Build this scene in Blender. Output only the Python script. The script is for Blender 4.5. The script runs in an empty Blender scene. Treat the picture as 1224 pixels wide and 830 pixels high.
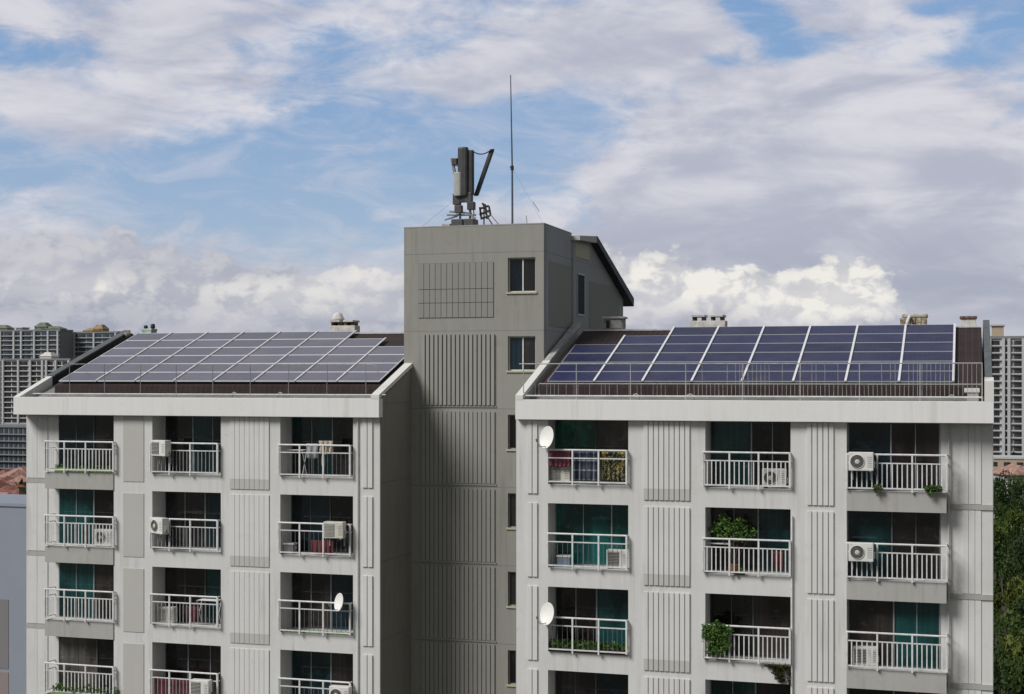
import bpy, bmesh, math, random
from mathutils import Vector, Matrix
random.seed(7)
sc = bpy.context.scene
COL = sc.collection
R = math.radians

# ------------------------------------------------------------------ survey
EYE = 44.0                       # camera height above the ground (m)
FOC, HOR, MID, YAW = 1769.0, 451.8, 612.0, R(17.072)
c_, s_ = math.cos(YAW), math.sin(YAW)
DR, DL = 47.84, 48.58            # distance to the facade planes of the right / left block
TAN = math.tan(R(19.36))

def U(px, Y):                    # bearing read off the photo + known distance -> world x
    t = (px - MID) / FOC
    return Y * (t * c_ - s_) / (c_ + t * s_)
def Yat(px, X):
    t = (px - MID) / FOC
    return -X * (c_ + t * s_) / (s_ - t * c_)
def dep(X, Y): return -X * s_ + Y * c_
def H(px, Y, py):                # height of a sight line at distance Y
    return EYE + (HOR - py) / FOC * dep(U(px, Y), Y)
def HX(X, Y, py): return EYE + (HOR - py) / FOC * dep(X, Y)

# ------------------------------------------------------------------ materials
def newmat(name):
    m = bpy.data.materials.new(name); m.use_nodes = True
    nt = m.node_tree; b = nt.nodes['Principled BSDF']
    return m, nt, b
def N(nt, t, **kw):
    n = nt.nodes.new(t)
    for k, v in kw.items(): setattr(n, k, v)
    return n
def math_(nt, op, a, b=None, clamp=False):
    n = N(nt, 'ShaderNodeMath', operation=op); n.use_clamp = clamp
    for i, v in enumerate((a, b)):
        if v is None: continue
        if isinstance(v, (int, float)): n.inputs[i].default_value = v
        else: nt.links.new(v, n.inputs[i])
    return n.outputs[0]
def noise(nt, vec, scale, detail=4, rough=.55, dist=0):
    n = N(nt, 'ShaderNodeTexNoise'); n.inputs['Scale'].default_value = scale
    n.inputs['Detail'].default_value = detail; n.inputs['Roughness'].default_value = rough
    n.inputs['Distortion'].default_value = dist
    nt.links.new(vec, n.inputs['Vector']); return n.outputs['Fac']
def ramp(nt, fac, stops):
    r = N(nt, 'ShaderNodeValToRGB'); e = r.color_ramp.elements
    while len(e) < len(stops): e.new(.5)
    for el, (p, c) in zip(e, stops):
        el.position = p; el.color = (*c, 1) if len(c) == 3 else c
    nt.links.new(fac, r.inputs[0]); return r.outputs[0]
def mixc(nt, fac, a, b, mode='MIX'):
    m = N(nt, 'ShaderNodeMix', data_type='RGBA', blend_type=mode)
    for i, v in ((0, fac), (6, a), (7, b)):
        if isinstance(v, (int, float)): m.inputs[i].default_value = v
        elif isinstance(v, tuple): m.inputs[i].default_value = (*v, 1) if len(v) == 3 else v
        else: nt.links.new(v, m.inputs[i])
    return m.outputs[2]
def coords(nt, scale=(1, 1, 1), kind='Object'):
    tc = N(nt, 'ShaderNodeTexCoord'); mp = N(nt, 'ShaderNodeMapping')
    mp.inputs['Scale'].default_value = scale
    nt.links.new(tc.outputs[kind], mp.inputs['Vector']); return mp.outputs[0]
def sc3(c, k): return tuple(v * k for v in c)

def paint(name, col, rough=.75, var=.12, streak=.12, joint=None, spec=.3, stain=.0):
    """weathered paint: broad blotches, rain streaks running down, optional casting joints"""
    m, nt, b = newmat(name)
    n1 = noise(nt, coords(nt, (.5, .5, .5)), 1.1, 6, .6)
    n2 = noise(nt, coords(nt, (3.2, 3.2, .16)), 1.6, 5, .6)
    n3 = noise(nt, coords(nt, (9, 9, 9)), 2.0, 3, .6)
    f = math_(nt, 'ADD', math_(nt, 'MULTIPLY', n1, var), math_(nt, 'MULTIPLY', n2, streak))
    f = math_(nt, 'ADD', f, math_(nt, 'MULTIPLY', n3, var * .35))
    f = math_(nt, 'SUBTRACT', 1 + (var * 1.35 + streak) * .5, f)
    tint = mixc(nt, n1, col, (col[0] * 1.0, col[1] * .975, col[2] * .93))
    sclr = N(nt, 'ShaderNodeVectorMath', operation='SCALE')
    nt.links.new(tint, sclr.inputs[0]); nt.links.new(f, sclr.inputs['Scale'])
    out = sclr.outputs[0]
    if stain:                                            # run-off marks and grime patches
        s1 = noise(nt, coords(nt, (2.1, 2.1, .11)), 2.2, 6, .65); s2 = noise(nt, coords(nt, (.33, .33, .33)), 1.3, 4, .6)
        s3 = noise(nt, coords(nt, (1.2, 1.2, 1.6)), 1.4, 7, .7)
        f1 = math_(nt, 'MULTIPLY', ramp(nt, s1, [(.50, (0, 0, 0)), (.70, (1, 1, 1))]), ramp(nt, s2, [(.42, (0, 0, 0)), (.62, (1, 1, 1))]))
        f2 = math_(nt, 'MULTIPLY', ramp(nt, s3, [(.56, (0, 0, 0)), (.74, (1, 1, 1))]), .55)
        out = mixc(nt, math_(nt, 'MULTIPLY', math_(nt, 'MAXIMUM', f1, f2), stain), out, (col[0] * .52, col[1] * .49, col[2] * .43))
    if joint:
        tc = N(nt, 'ShaderNodeTexCoord'); sp = N(nt, 'ShaderNodeSeparateXYZ'); nt.links.new(tc.outputs['Object'], sp.inputs[0])
        z = math_(nt, 'DIVIDE', math_(nt, 'ADD', sp.outputs[2], joint[1]), joint[0])
        fr = math_(nt, 'FRACT', z)
        out = mixc(nt, math_(nt, 'LESS_THAN', fr, .012), out, sc3(col, .74))
    nt.links.new(out, b.inputs['Base Color'])
    b.inputs['Roughness'].default_value = rough
    b.inputs['Specular IOR Level'].default_value = spec
    bp = N(nt, 'ShaderNodeBump'); bp.inputs['Strength'].default_value = .12; bp.inputs['Distance'].default_value = .01
    nt.links.new(n3, bp.inputs['Height']); nt.links.new(bp.outputs[0], b.inputs['Normal'])
    return m
def simple(name, col, rough=.5, metal=0, spec=.4, var=.15, scale=6):
    m, nt, b = newmat(name)
    n = noise(nt, coords(nt), scale, 4, .6)
    nt.links.new(ramp(nt, n, [(.3, sc3(col, 1 - var)), (.7, sc3(col, 1 + var))]), b.inputs['Base Color'])
    b.inputs['Roughness'].default_value = rough; b.inputs['Metallic'].default_value = metal
    b.inputs['Specular IOR Level'].default_value = spec
    return m
def pane(name, col, col2, rough=.08, sp=.55):
    """sliding door glass with a curtain or a dim room close behind it"""
    m, nt, b = newmat(name)
    n = noise(nt, coords(nt, (7.5, 1, .12)), 1.3, 3, .6)
    n2 = noise(nt, coords(nt, (.9, 1, .5)), 1.0, 2, .5)
    n3 = noise(nt, coords(nt, (1.6, 1, 2.2)), 1.5, 5, .65)
    c1 = ramp(nt, n, [(.36, col), (.62, col2)])
    c2 = mixc(nt, ramp(nt, n2, [(.42, (0, 0, 0)), (.56, (.85, .85, .85))]), c1, sc3(col, .35))
    c2 = mixc(nt, ramp(nt, n3, [(.56, (0, 0, 0)), (.70, (.5, .5, .5))]), c2, sc3(col2, 1.8))
    nt.links.new(c2, b.inputs['Base Color'])
    b.inputs['Roughness'].default_value = rough; b.inputs['Specular IOR Level'].default_value = sp
    return m
def leafmat(name, a, b_, scale=1.2):
    m, nt, b = newmat(name)
    n = noise(nt, coords(nt), scale, 4, .65)
    nt.links.new(ramp(nt, n, [(.3, a), (.52, tuple((x + y) / 2 for x, y in zip(a, b_))), (.72, b_)]), b.inputs['Base Color'])
    b.inputs['Roughness'].default_value = .6; b.inputs['Specular IOR Level'].default_value = .25
    return m

M = {}
M['facade'] = paint('facade_paint', (.63, .635, .63), var=.13, streak=.18, stain=.45)
M['facade2'] = paint('flute_paint', (.66, .665, .665), var=.08, streak=.10, stain=.35)
M['inset'] = paint('inset_panel_paint', (.48, .475, .455), var=.08, streak=.10)
M['apron'] = paint('apron_paint', (.41, .405, .39), var=.12, streak=.16, stain=.55)
M['band'] = paint('band_paint', (.50, .50, .485), var=.12, streak=.10)
M['cornice'] = paint('cornice_paint', (.75, .755, .75), var=.07, streak=.14, stain=.28)
M['coping'] = paint('coping_paint', (.68, .68, .66), var=.08, streak=.05)
M['side'] = paint('side_wall_shaded', (.23, .226, .205), var=.14, streak=.14, stain=.5, joint=(2.8, 1.73))  # courtyard shade partly worked into this darker wall colour
M['tower'] = paint('tower_paint', (.297, .296, .272), var=.12, streak=.16, stain=.45, joint=(2.864, .116))
M['tower_side'] = paint('tower_side_paint', (.335, .35, .36), var=.14, streak=.12, stain=.4, joint=(2.864, .116))
M['tower_inset'] = paint('tower_inset_paint', (.265, .268, .245), var=.14, streak=.16)
M['flute_tower'] = paint('tower_flute_paint', (.312, .311, .29), var=.12, streak=.12, stain=.4)
M['olive'] = paint('pale_olive', (.46, .45, .33), var=.10, streak=.1)
M['trough'] = simple('gutter_membrane', (.20, .20, .20), .8, var=.25, scale=2)
M['dark_metal'] = simple('dark_flashing', (.035, .034, .036), .6, .2, var=.25, scale=3)
M['grey_metal'] = simple('grey_flashing', (.13, .14, .145), .5, .2, var=.2, scale=3)
M['white_metal'] = simple('white_railing_paint', (.66, .66, .65), .45, var=.16, scale=5)
M['grey_rail'] = simple('grey_railing_paint', (.40, .40, .395), .5, var=.22, scale=5)
M['grey_picket'] = simple('grey_picket_paint', (.30, .30, .30), .5, var=.2)
M['dim_picket'] = simple('dim_picket_paint', (.13, .13, .135), .5, var=.2)
M['rust_rail'] = simple('dull_roof_railing_paint', (.33, .325, .32), .6, var=.35, scale=4)
M['alu'] = simple('aluminium', (.62, .63, .65), .35, .55, var=.08)
M['white_strip'] = simple('white_strip', (.74, .74, .76), .4, var=.08)
M['frame_dark'] = simple('window_frame_dark', (.09, .095, .10), .4, var=.1)
M['frame_grey'] = simple('window_frame_grey', (.28, .30, .31), .4, var=.1)
M['frame_white'] = simple('window_frame_white', (.62, .62, .60), .45, var=.1)
M['ac'] = simple('air_conditioner_plastic', (.68, .67, .63), .5, var=.08, scale=4)
M['ac_beige'] = simple('aged_air_conditioner_plastic', (.56, .54, .47), .5, var=.12, scale=4)
M['grille'] = simple('dark_grille', (.07, .07, .07), .5, var=.2)
M['grille_grey'] = simple('grey_grille', (.22, .22, .21), .5, var=.2)
M['dish'] = simple('dish_enamel', (.80, .79, .75), .45, var=.05)
M['concrete'] = simple('stained_concrete', (.40, .38, .34), .85, var=.5, scale=3)
M['white_concrete'] = simple('whitewashed_concrete', (.58, .56, .52), .85, var=.28, scale=4)
M['rust'] = simple('rusty_cap', (.15, .10, .075), .8, var=.6, scale=7)
M['stone'] = simple('rough_stone', (.36, .31, .22), .9, var=.75, scale=5)
M['mint'] = simple('mint_enamel', (.42, .52, .45), .6, var=.3, scale=5)
M['black'] = simple('black_cap', (.03, .03, .03), .6)
M['ant_dark'] = simple('antenna_housing_dark', (.055, .055, .058), .5, var=.25, scale=2)
M['ant_light'] = simple('antenna_housing_light', (.40, .40, .37), .5, var=.15, scale=2)
M['steel'] = simple('galvanised_steel', (.32, .33, .34), .45, .5, var=.25)
M['mast'] = simple('mast_paint', (.10, .12, .15), .5, .2, var=.2)
M['teal'] = pane('glass_teal', (.008, .044, .046), (.012, .066, .066))
M['bright_teal'] = pane('glass_bright_teal', (.006, .085, .080), (.014, .125, .115))
M['green'] = pane('glass_green', (.008, .11, .07), (.012, .17, .11))
M['deep_teal'] = pane('glass_deep_teal', (.006, .030, .036), (.010, .045, .050))
M['navy'] = pane('glass_navy', (.006, .016, .026), (.010, .028, .038))
M['brown'] = pane('glass_brown_curtain', (.028, .023, .022), (.046, .038, .035))
M['darkbrown'] = pane('glass_dark_brown', (.018, .013, .014), (.032, .024, .025))
M['dim'] = pane('glass_black', (.014, .014, .015), (.030, .029, .029))
M['greige'] = pane('glass_grey_curtain', (.075, .070, .064), (.125, .115, .105))
M['matt_dark'] = simple('dark_louvre', (.05, .052, .055), .8, spec=.1)
M['bluewall_box'] = simple('blue_grey_plastic', (.18, .22, .28), .5)
M['soil'] = simple('potting_soil', (.05, .035, .025), .95)
M['planter'] = simple('green_planter_plastic', (.20, .30, .11), .6, var=.2)
M['pot'] = simple('terracotta_pot', (.30, .13, .075), .8)
M['bark'] = simple('bark', (.075, .055, .04), .9, var=.4)
M['leaf'] = leafmat('leaf_fresh', (.028, .075, .012), (.11, .21, .035), 5)
M['leaf_dark'] = leafmat('leaf_olive', (.020, .028, .008), (.055, .060, .016), 5)
M['grassblade'] = leafmat('grass_blade', (.045, .10, .02), (.12, .22, .05), 6)

# roof sheet: standing ribs
m, nt, b = newmat('brown_ribbed_roof_sheet')
tc = N(nt, 'ShaderNodeTexCoord'); sp = N(nt, 'ShaderNodeSeparateXYZ'); nt.links.new(tc.outputs['Object'], sp.inputs[0])
wv = math_(nt, 'FRACT', math_(nt, 'MULTIPLY', sp.outputs[0], 4.6))
rib = math_(nt, 'LESS_THAN', wv, .22)
n = noise(nt, coords(nt, (1, 1, 1)), 1.5, 5, .6)
nt.links.new(mixc(nt, math_(nt, 'MULTIPLY', rib, .5), ramp(nt, n, [(.3, (.026, .017, .017)), (.7, (.046, .031, .030))]), (.062, .046, .046)), b.inputs['Base Color'])
b.inputs['Roughness'].default_value = .6; b.inputs['Specular IOR Level'].default_value = .25
bp = N(nt, 'ShaderNodeBump'); bp.inputs['Strength'].default_value = .6; bp.inputs['Distance'].default_value = .03
nt.links.new(rib, bp.inputs['Height']); nt.links.new(bp.outputs[0], b.inputs['Normal'])
M['roof'] = m

# solar cells
def solar(name, a, b2, line, rough, dust):
    m, nt, b = newmat(name)
    tc = N(nt, 'ShaderNodeTexCoord'); sp = N(nt, 'ShaderNodeSeparateXYZ'); nt.links.new(tc.outputs['Object'], sp.inputs[0])
    fx = math_(nt, 'FRACT', math_(nt, 'MULTIPLY', math_(nt, 'SUBTRACT', sp.outputs[0], .03), 10 / 1.58))
    fy = math_(nt, 'FRACT', math_(nt, 'MULTIPLY', math_(nt, 'SUBTRACT', sp.outputs[1], .03), 6 / .93))
    lx = math_(nt, 'LESS_THAN', fx, .05); ly = math_(nt, 'LESS_THAN', fy, .05)
    ln = math_(nt, 'MAXIMUM', lx, ly)
    oi = N(nt, 'ShaderNodeObjectInfo')
    base = mixc(nt, oi.outputs['Random'], a, b2)
    geo = N(nt, 'ShaderNodeNewGeometry')
    mp = N(nt, 'ShaderNodeMapping'); mp.inputs['Scale'].default_value = (.7, .7, .7); nt.links.new(geo.outputs['Position'], mp.inputs[0])
    dn = noise(nt, mp.outputs[0], 1.6, 6, .65)
    base = mixc(nt, ln, base, line)
    base = mixc(nt, math_(nt, 'MULTIPLY', ramp(nt, dn, [(.3, (0, 0, 0)), (.75, (1, 1, 1))]), dust), base, (.30, .28, .29))
    nt.links.new(base, b.inputs['Base Color'])
    b.inputs['Roughness'].default_value = rough; b.inputs['Specular IOR Level'].default_value = .35
    return m
M['cell'] = solar('solar_cells_blue', (.011, .015, .056), (.019, .025, .084), (.032, .038, .10), .30, .10)
M['cell_sky_sheen'] = solar('solar_cells_sky_sheen', (.115, .115, .155), (.155, .153, .20), (.19, .187, .225), .28, .22)  # grazing sky reflection put into the paler cell colour, dust blotches over it

# ------------------------------------------------------------------ mesh builder
class MB:
    def __init__(self): self.v = []; self.f = []
    def add(self, vs, fs):
        o = len(self.v); self.v += [tuple(p) for p in vs]; self.f += [tuple(i + o for i in f) for f in fs]; return self
    def box(self, x0, x1, y0, y1, z0, z1):
        if x0 > x1: x0, x1 = x1, x0
        vs = [(x, y, z) for z in (z0, z1) for y in (y0, y1) for x in (x0, x1)]
        return self.add(vs, [(0, 2, 3, 1), (4, 5, 7, 6), (0, 1, 5, 4), (1, 3, 7, 5), (3, 2, 6, 7), (2, 0, 4, 6)])
    def prism(self, yz, x0, x1):
        n = len(yz); vs = [(x0, y, z) for y, z in yz] + [(x1, y, z) for y, z in yz]
        fs = [tuple(range(n))[::-1], tuple(range(n, 2 * n))] + [(i, (i + 1) % n, n + (i + 1) % n, n + i) for i in range(n)]
        return self.add(vs, fs)
    def tube(self, pts, r, n=8, r1=None):
        pts = [Vector(p) for p in pts]; rings = []; m = len(pts)
        for i, p in enumerate(pts):
            d = (pts[min(i + 1, m - 1)] - pts[max(i - 1, 0)]).normalized()
            a = d.orthogonal().normalized() if i == 0 else (prev - d * prev.dot(d)).normalized()
            prev = a; b = d.cross(a)
            rr = r if r1 is None else r + (r1 - r) * i / max(1, m - 1)
            rings.append([p + (a * math.cos(2 * math.pi * k / n) + b * math.sin(2 * math.pi * k / n)) * rr for k in range(n)])
        vs = [q for g in rings for q in g]; fs = []
        for i in range(m - 1):
            for k in range(n):
                fs.append((i * n + k, i * n + (k + 1) % n, (i + 1) * n + (k + 1) % n, (i + 1) * n + k))
        fs.append(tuple(range(n))[::-1]); fs.append(tuple(range((m - 1) * n, m * n)))
        return self.add(vs, fs)
    def lathe(self, prof, n=16, c=(0, 0, 0)):
        vs = [(c[0] + r * math.cos(2 * math.pi * k / n), c[1] + r * math.sin(2 * math.pi * k / n), c[2] + z) for r, z in prof for k in range(n)]
        fs = [(i * n + k, i * n + (k + 1) % n, (i + 1) * n + (k + 1) % n, (i + 1) * n + k) for i in range(len(prof) - 1) for k in range(n)]
        fs.append(tuple(range(n))[::-1]); fs.append(tuple(range((len(prof) - 1) * n, len(prof) * n)))
        return self.add(vs, fs)
    def leaf(self, p, s, up=.3):
        d = Vector((random.gauss(0, 1), random.gauss(0, 1), random.gauss(0, 1) + up)).normalized()
        a = d.orthogonal().normalized(); b = d.cross(a); t = random.uniform(0, 6.28)
        a, b = a * math.cos(t) + b * math.sin(t), b * math.cos(t) - a * math.sin(t)
        p = Vector(p); a *= s * .5; b *= s * .32
        return self.add([p - a, p - b + d * s * .08, p + a, p + b + d * s * .08], [(0, 1, 2, 3)])
    def xf(self, mat):
        self.v = [tuple(mat @ Vector(p)) for p in self.v]; return self
    def build(self, name, mat, parent=None, off=(0, 0, 0), bevel=0, smooth=False):
        me = bpy.data.meshes.new(name)
        me.from_pydata([(x - off[0], y - off[1], z - off[2]) for x, y, z in self.v], [], self.f)
        bm = bmesh.new(); bm.from_mesh(me); bmesh.ops.recalc_face_normals(bm, faces=bm.faces)
        bm.to_mesh(me); bm.free()
        me.materials.append(M[mat] if isinstance(mat, str) else mat)
        if smooth:
            for p in me.polygons: p.use_smooth = True
        o = bpy.data.objects.new(name, me); COL.objects.link(o)
        if parent: o.parent = parent
        if bevel:
            bv = o.modifiers.new('bevel', 'BEVEL'); bv.width = bevel; bv.segments = 2; bv.limit_method = 'ANGLE'
        return o

def tag(o, label=None, cat=None, group=None, kind=None):
    if label: o['label'] = label
    if cat: o['category'] = cat
    if group: o['group'] = group
    if kind: o['kind'] = kind
    return o
def empty(name, loc, label=None, cat=None, group=None):
    o = bpy.data.objects.new(name, None); COL.objects.link(o); o.location = loc
    o.empty_display_size = .2
    return tag(o, label, cat, group)
KIDS = {}
def kids(o):
    return [c for c in bpy.data.objects if c.parent == o]
def copy_tree(o, parent=None, known=None):
    c = o.copy(); COL.objects.link(c); c.parent = parent
    if known is None: known = tree_of(o)
    for ch in known.get(o.name, []): copy_tree(ch, c, known)
    return c
def tree_of(o):
    d = {}; st = [o]
    while st:
        q = st.pop(); d[q.name] = kids(q); st += d[q.name]
    return d
class Proto:
    """a first thing, then copies of it and of its parts"""
    def __init__(self, make): self.make = make; self.root = None
    def put(self, loc, rot=(0, 0, 0), label=None, cat=None, group=None):
        if self.root is None:
            self.root = self.make(); self.tree = tree_of(self.root); o = self.root
        else: o = copy_tree(self.root, None, self.tree)
        o.location = loc; o.rotation_euler = rot
        return tag(o, label, cat, group)

FLOOR = ['top', 'second highest', 'third highest', 'fourth highest', 'fifth highest']
ORD = ['first', 'second', 'third', 'fourth', 'fifth', 'sixth', 'seventh', 'eighth', 'ninth', 'tenth']

# ------------------------------------------------------------------ apartment blocks
T0, PITCH, OPEN = EYE - 1.406, 2.8, 2.16
def T(k): return T0 - PITCH * k
NROW = 5
REC = .90                        # balcony depth
REND = .50                       # the end bays are set back less and open to the side

def window(root, loc, xl, xr, zt, zb, Y, left, right, split=.5, frame='frame_dark', thin=.036):
    mb = MB(); t = thin
    mb.box(xl, xl + t, Y, Y + .06, zb, zt); mb.box(xr - t, xr, Y, Y + .06, zb, zt)
    mb.box(xl + t, xr - t, Y, Y + .06, zt - t, zt); mb.box(xl + t, xr - t, Y, Y + .06, zb, zb + t)
    xm = xl + (xr - xl) * split
    mb.box(xm - t * .6, xm + t * .6, Y - .012, Y + .05, zb + t, zt - t)
    w = mb.build('window', frame, root, loc)
    if xr - xl > 1.6:                                      # second sash line in the wider leaf
        xs_ = xl + (xm - xl) * .5 if split > .5 else xm + (xr - xm) * .5
        MB().box(xs_ - .014, xs_ + .014, Y + .004, Y + .045, zb + t, zt - t).build('sash', frame, w, loc)
    MB().box(xl + t, xm - t * .6, Y + .02, Y + .035, zb + t, zt - t).build('pane', left, w, loc)
    MB().box(xm + t * .6, xr - t, Y + .025, Y + .04, zb + t, zt - t).build('pane', right, w, loc)
    return w

def railing(root, loc, x0, x1, D, k, posts, pick, pw, mat, gap=None, label=None, pmat=None, deep=''):
    """boxed out steel balcony railing; posts as fractions, pickets between rails"""
    t = T(k); zt = t - 1.0; z2 = t - 1.27; zb = t - 2.06; yf = D - .13
    mb = MB()
    mb.tube([(x0, yf, zt), (x1, yf, zt)], .032, 8)
    mb.box(x0 + .02, x1 - .02, yf - .018, yf + .018, z2 - .018, z2 + .018)
    mb.box(x0 + .02, x1 - .02, yf - .018, yf + .018, zb - .022, zb + .022)
    for x, q in ((x0, 'left'), (x1, 'right')):           # returns to the wall
        ye = D + REND + .03 if deep == q else D + .05
        for z in (zt, z2, zb): mb.box(x - .016, x + .016, yf + .02, ye, z - .016, z + .016)
    r = mb.build('balcony_railing', mat, root, loc)
    if label: r['label'] = label
    xs = [x0] + [x0 + (x1 - x0) * p for p in posts] + [x1]
    for i, x in enumerate(xs):
        w = .026 if 0 < i < len(xs) - 1 else .030
        e = .12 if 0 < i < len(xs) - 1 else .05
        MB().box(x - w, x + w, yf - w - .004, yf + w + .004, zb - e, zt - .012).build('post', mat, r, loc)
    p = MB(); n = 0
    for a, b in zip(xs[:-1], xs[1:]):
        if gap and a < gap[1] and b > gap[0]: pass
        m = max(1, round((b - a) / pick))
        for i in range(1, m):
            x = a + (b - a) * i / m
            if gap and gap[0] < x < gap[1]: continue
            dx = random.uniform(-.006, .006)
            p.box(x - pw / 2 + dx, x + pw / 2 + dx, yf - .010, yf + .010, zb + .0222, z2 - .0182); n += 1
    if deep:
        x = x0 if deep == 'left' else x1
        for i in range(1, 5):
            y = yf + .13 * i; p.box(x - .010, x + .010, y - .012, y + .012, zb + .0165, z2 - .0165)
    if n: p.build('pickets' if n > 3 else 'side_pickets', pmat or mat, r, loc)
    return r

def flutes(root, loc, x0, x1, z0, z1, D, n, gapw, proud, mat, bandmat=None, band=.36, name='fluted_panel'):
    mb = MB(); bb = MB(); w = (x1 - x0) / n
    for i in range(n):
        a, b = x0 + w * i + gapw / 2, x0 + w * (i + 1) - gapw / 2
        if bandmat:
            bb.box(a, b, D - proud + .004, D + .01, z0, z0 + band); mb.box(a, b, D - proud, D + .01, z0 + band, z1)
        else: mb.box(a, b, D - proud, D + .01, z0, z1)
    o = mb.build(name, mat, root, loc)
    if bandmat: bb.build('painted_band', bandmat, o, loc)
    return o

def block(name, label, D, xw0, xw1, cols, loc_x):
    loc = (loc_x, D + 7, 0)
    root = empty(name, loc, label, 'apartment block', None)
    P = lambda mb, n, mt, par=root, **kw: mb.build(n, mt, par, loc, **kw)
    zc = EYE - 1.40
    wall = MB()
    edges = [xw0] + [e for c in cols for e in (c['x0'], c['x1'])] + [xw1]
    for a, b in zip(edges[0::2], edges[1::2]):
        if a == xw0 and cols[0].get('open'): continue
        if b == xw1 and cols[-1].get('open'): continue
        wall.box(a, b, D, D + .95, 0, zc)
    for c in cols:
        if c.get('open') == 'left':
            wall.box(xw0, c['w0'], D + REND + .02, D + .951, 0, zc); wall.box(c['w0'], c['x1'], D + REND + .07, D + .951, 0, zc)
        if c.get('open') == 'right':
            wall.box(c['w1'], xw1, D + REND + .02, D + .951, 0, zc); wall.box(c['x0'], c['w1'], D + REND + .07, D + .951, 0, zc)
    for c in cols:
        for k in range(NROW):
            zt = T(k) - OPEN; zb = T(k + 1)
            if c.get('open'): wall.box(c['x0'], c['x1'], D, D + REND + .019, zb, zt)
            else: wall.box(c['x0'], c['x1'], D, D + .95, zb if k < NROW - 1 else 0, zt)
    wall.box(xw0 + .02, xw1 - .02, D + .951, D + 14, 0, zc)          # body
    P(wall, 'wall', 'facade')
    return root, loc, P

# ---- left block
xs = lambda px, D: U(px, D)
LC = [dict(x0=xs(54.8, DL), x1=xs(136, DL), w0=xs(70, DL + REND), open='left'), dict(x0=xs(182, DL), x1=xs(264, DL)), dict(x0=xs(335, DL), x1=xs(422, DL))]
RC = [dict(x0=xs(655, DR), x1=xs(751, DR)), dict(x0=xs(843, DR), x1=xs(945, DR)), dict(x0=xs(1012, DR), x1=xs(1131.3, DR), w1=xs(1124, DR + REND), open='right')]
LX0, LX1 = -34.66, -19.80
RX0, RX1 = -14.54, .78

def roofwork(root, P, D, cx0, cx1, rx0, rx1):
    """cornice, gutter, brown sheet roof of one block; z relative to the eye"""
    E = EYE
    mb = MB().box(cx0, cx1, D - .25, D + .10, E - 1.40, E - .73)
    P(mb, 'cornice', 'cornice', bevel=.012)
    P(MB().box(cx0 + .28, cx1 - .28, D + .101, D + 1.3, E - 1.2, E - .92), 'gutter', 'trough')
    P(MB().prism([(D + .101, E - .92), (D + 7, E + 1.42), (D + 13.9, E - .92)], cx0 + .28, cx1 - .28), 'gutter', 'trough')
    ye, yr = D + 1.0, D + 7.0
    ze = E - .30; zr = ze + TAN * 6.0
    P(MB().prism([(ye, E - .80), (ye, ze), (yr, zr), (D + 13, ze), (D + 13, E - .8)], rx0, rx1), 'roof', 'roof')
    P(MB().prism([(yr - .14, zr - .03), (yr, zr + .035), (yr + .14, zr - .03), (yr, zr - .05)], rx0, rx1), 'ridge_cap', 'grey_rail')

def cope(D, y0, y1, lift, th):       # sloping strip profile along the gable
    f = lambda y: EYE - .64 + lift + TAN * (y - D + .25)
    return [(y0, f(y0) - th), (y0, f(y0)), (y1, f(y1)), (y1, f(y1) - th)]

def windows_of(root, loc, cols, D, table):
    for ci, c in enumerate(cols):
        for k in range(NROW):
            a, b, s = table[k][ci]
            window(root, loc, c.get('w0', c['x0']) + .004, c.get('w1', c['x1']) - .004, T(k) - .003, T(k) - OPEN + .003, D + (REND if c.get('open') else REC), a, b, s,
                   'frame_grey' if (ci + k) % 3 else 'frame_dark')

left, loc, P = block('apartment_block', 'pale grey apartment block on the left with light grey solar roof', DL, LX0, LX1, LC, -27.0)
LLOC = loc
roofwork(left, P, DL, -34.72, -19.73, -33.75, -20.12)
E = EYE
D = DL
# left gable parapet: white near the eaves, dark metal above
P(MB().prism([(D - .25, E - .729), (D + 1.9, E + .06), (D + 1.9, E - 1.4), (D + .101, E - 1.4), (D + .101, E - .729)], -34.72, -34.47), 'parapet', 'coping')
P(MB().prism([(D + 1.901, E - 1.4), (D + 1.901, E + .04), (D + 7.5, E + 1.99), (D + 13.5, E + .04), (D + 13.5, E - 1.4)], -34.70, -34.48), 'parapet', 'dark_metal')
P(MB().prism([(D + 1.95, E + .06), (D + 1.95, E + .12), (D + 7.5, E + 2.05), (D + 7.5, E + 1.99)], -34.74, -34.40), 'parapet_cap', 'grey_metal')
# right gable wall and white coping
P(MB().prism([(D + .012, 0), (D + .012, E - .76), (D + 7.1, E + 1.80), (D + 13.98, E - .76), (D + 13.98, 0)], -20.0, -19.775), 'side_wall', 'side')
P(MB().prism(cope(D, D - .25, D + 7.0, .04, .15), -20.04, -19.73), 'coping', 'coping')
P(MB().box(-34.69, -34.65, D + .53, D + 13.9, 0, E - 1.41), 'side_wall', 'facade')
# pilaster panels, flutes, bands
for k in range(NROW + 1):
    zt = T(k) - (.0 if k else .02); zb = T(k + 1) + .22
    flutes(left, loc, xs(275, D), xs(322, D), zb - .06, zt - .04 if k else zt, D, 8, .016, .035, 'facade2', 'band')
    flutes(left, loc, xs(433, D), xs(446, D), zb + .10, zt, D, 2, .035, .05, 'facade2')
    flutes(left, loc, -34.655, xs(57.5, D + .52), T(k + 1) + .36, zt + .17 - (.19 if k == 0 else 0), D + REND + .02, 2, .014, .03, 'facade')
    P(MB().box(-34.665, LC[0]['w0'] - .03, D + REND - .02, D + REND + .03, T(k + 1) + .17, T(k + 1) + .335), 'floor_band', 'apron')
    P(MB().box(xs(147.5, D), xs(172, D), D - .022, D + .01, zb + .12, zt - (.02 if k == 0 else .10)), 'pilaster_panel', 'inset')
    zs = T(k) - OPEN
    P(MB().box(xs(54.5, D), xs(136.0, D), D - .04, D - .0005, T(k + 1) + .01, zs - .015), 'balcony_apron', 'apron')
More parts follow.
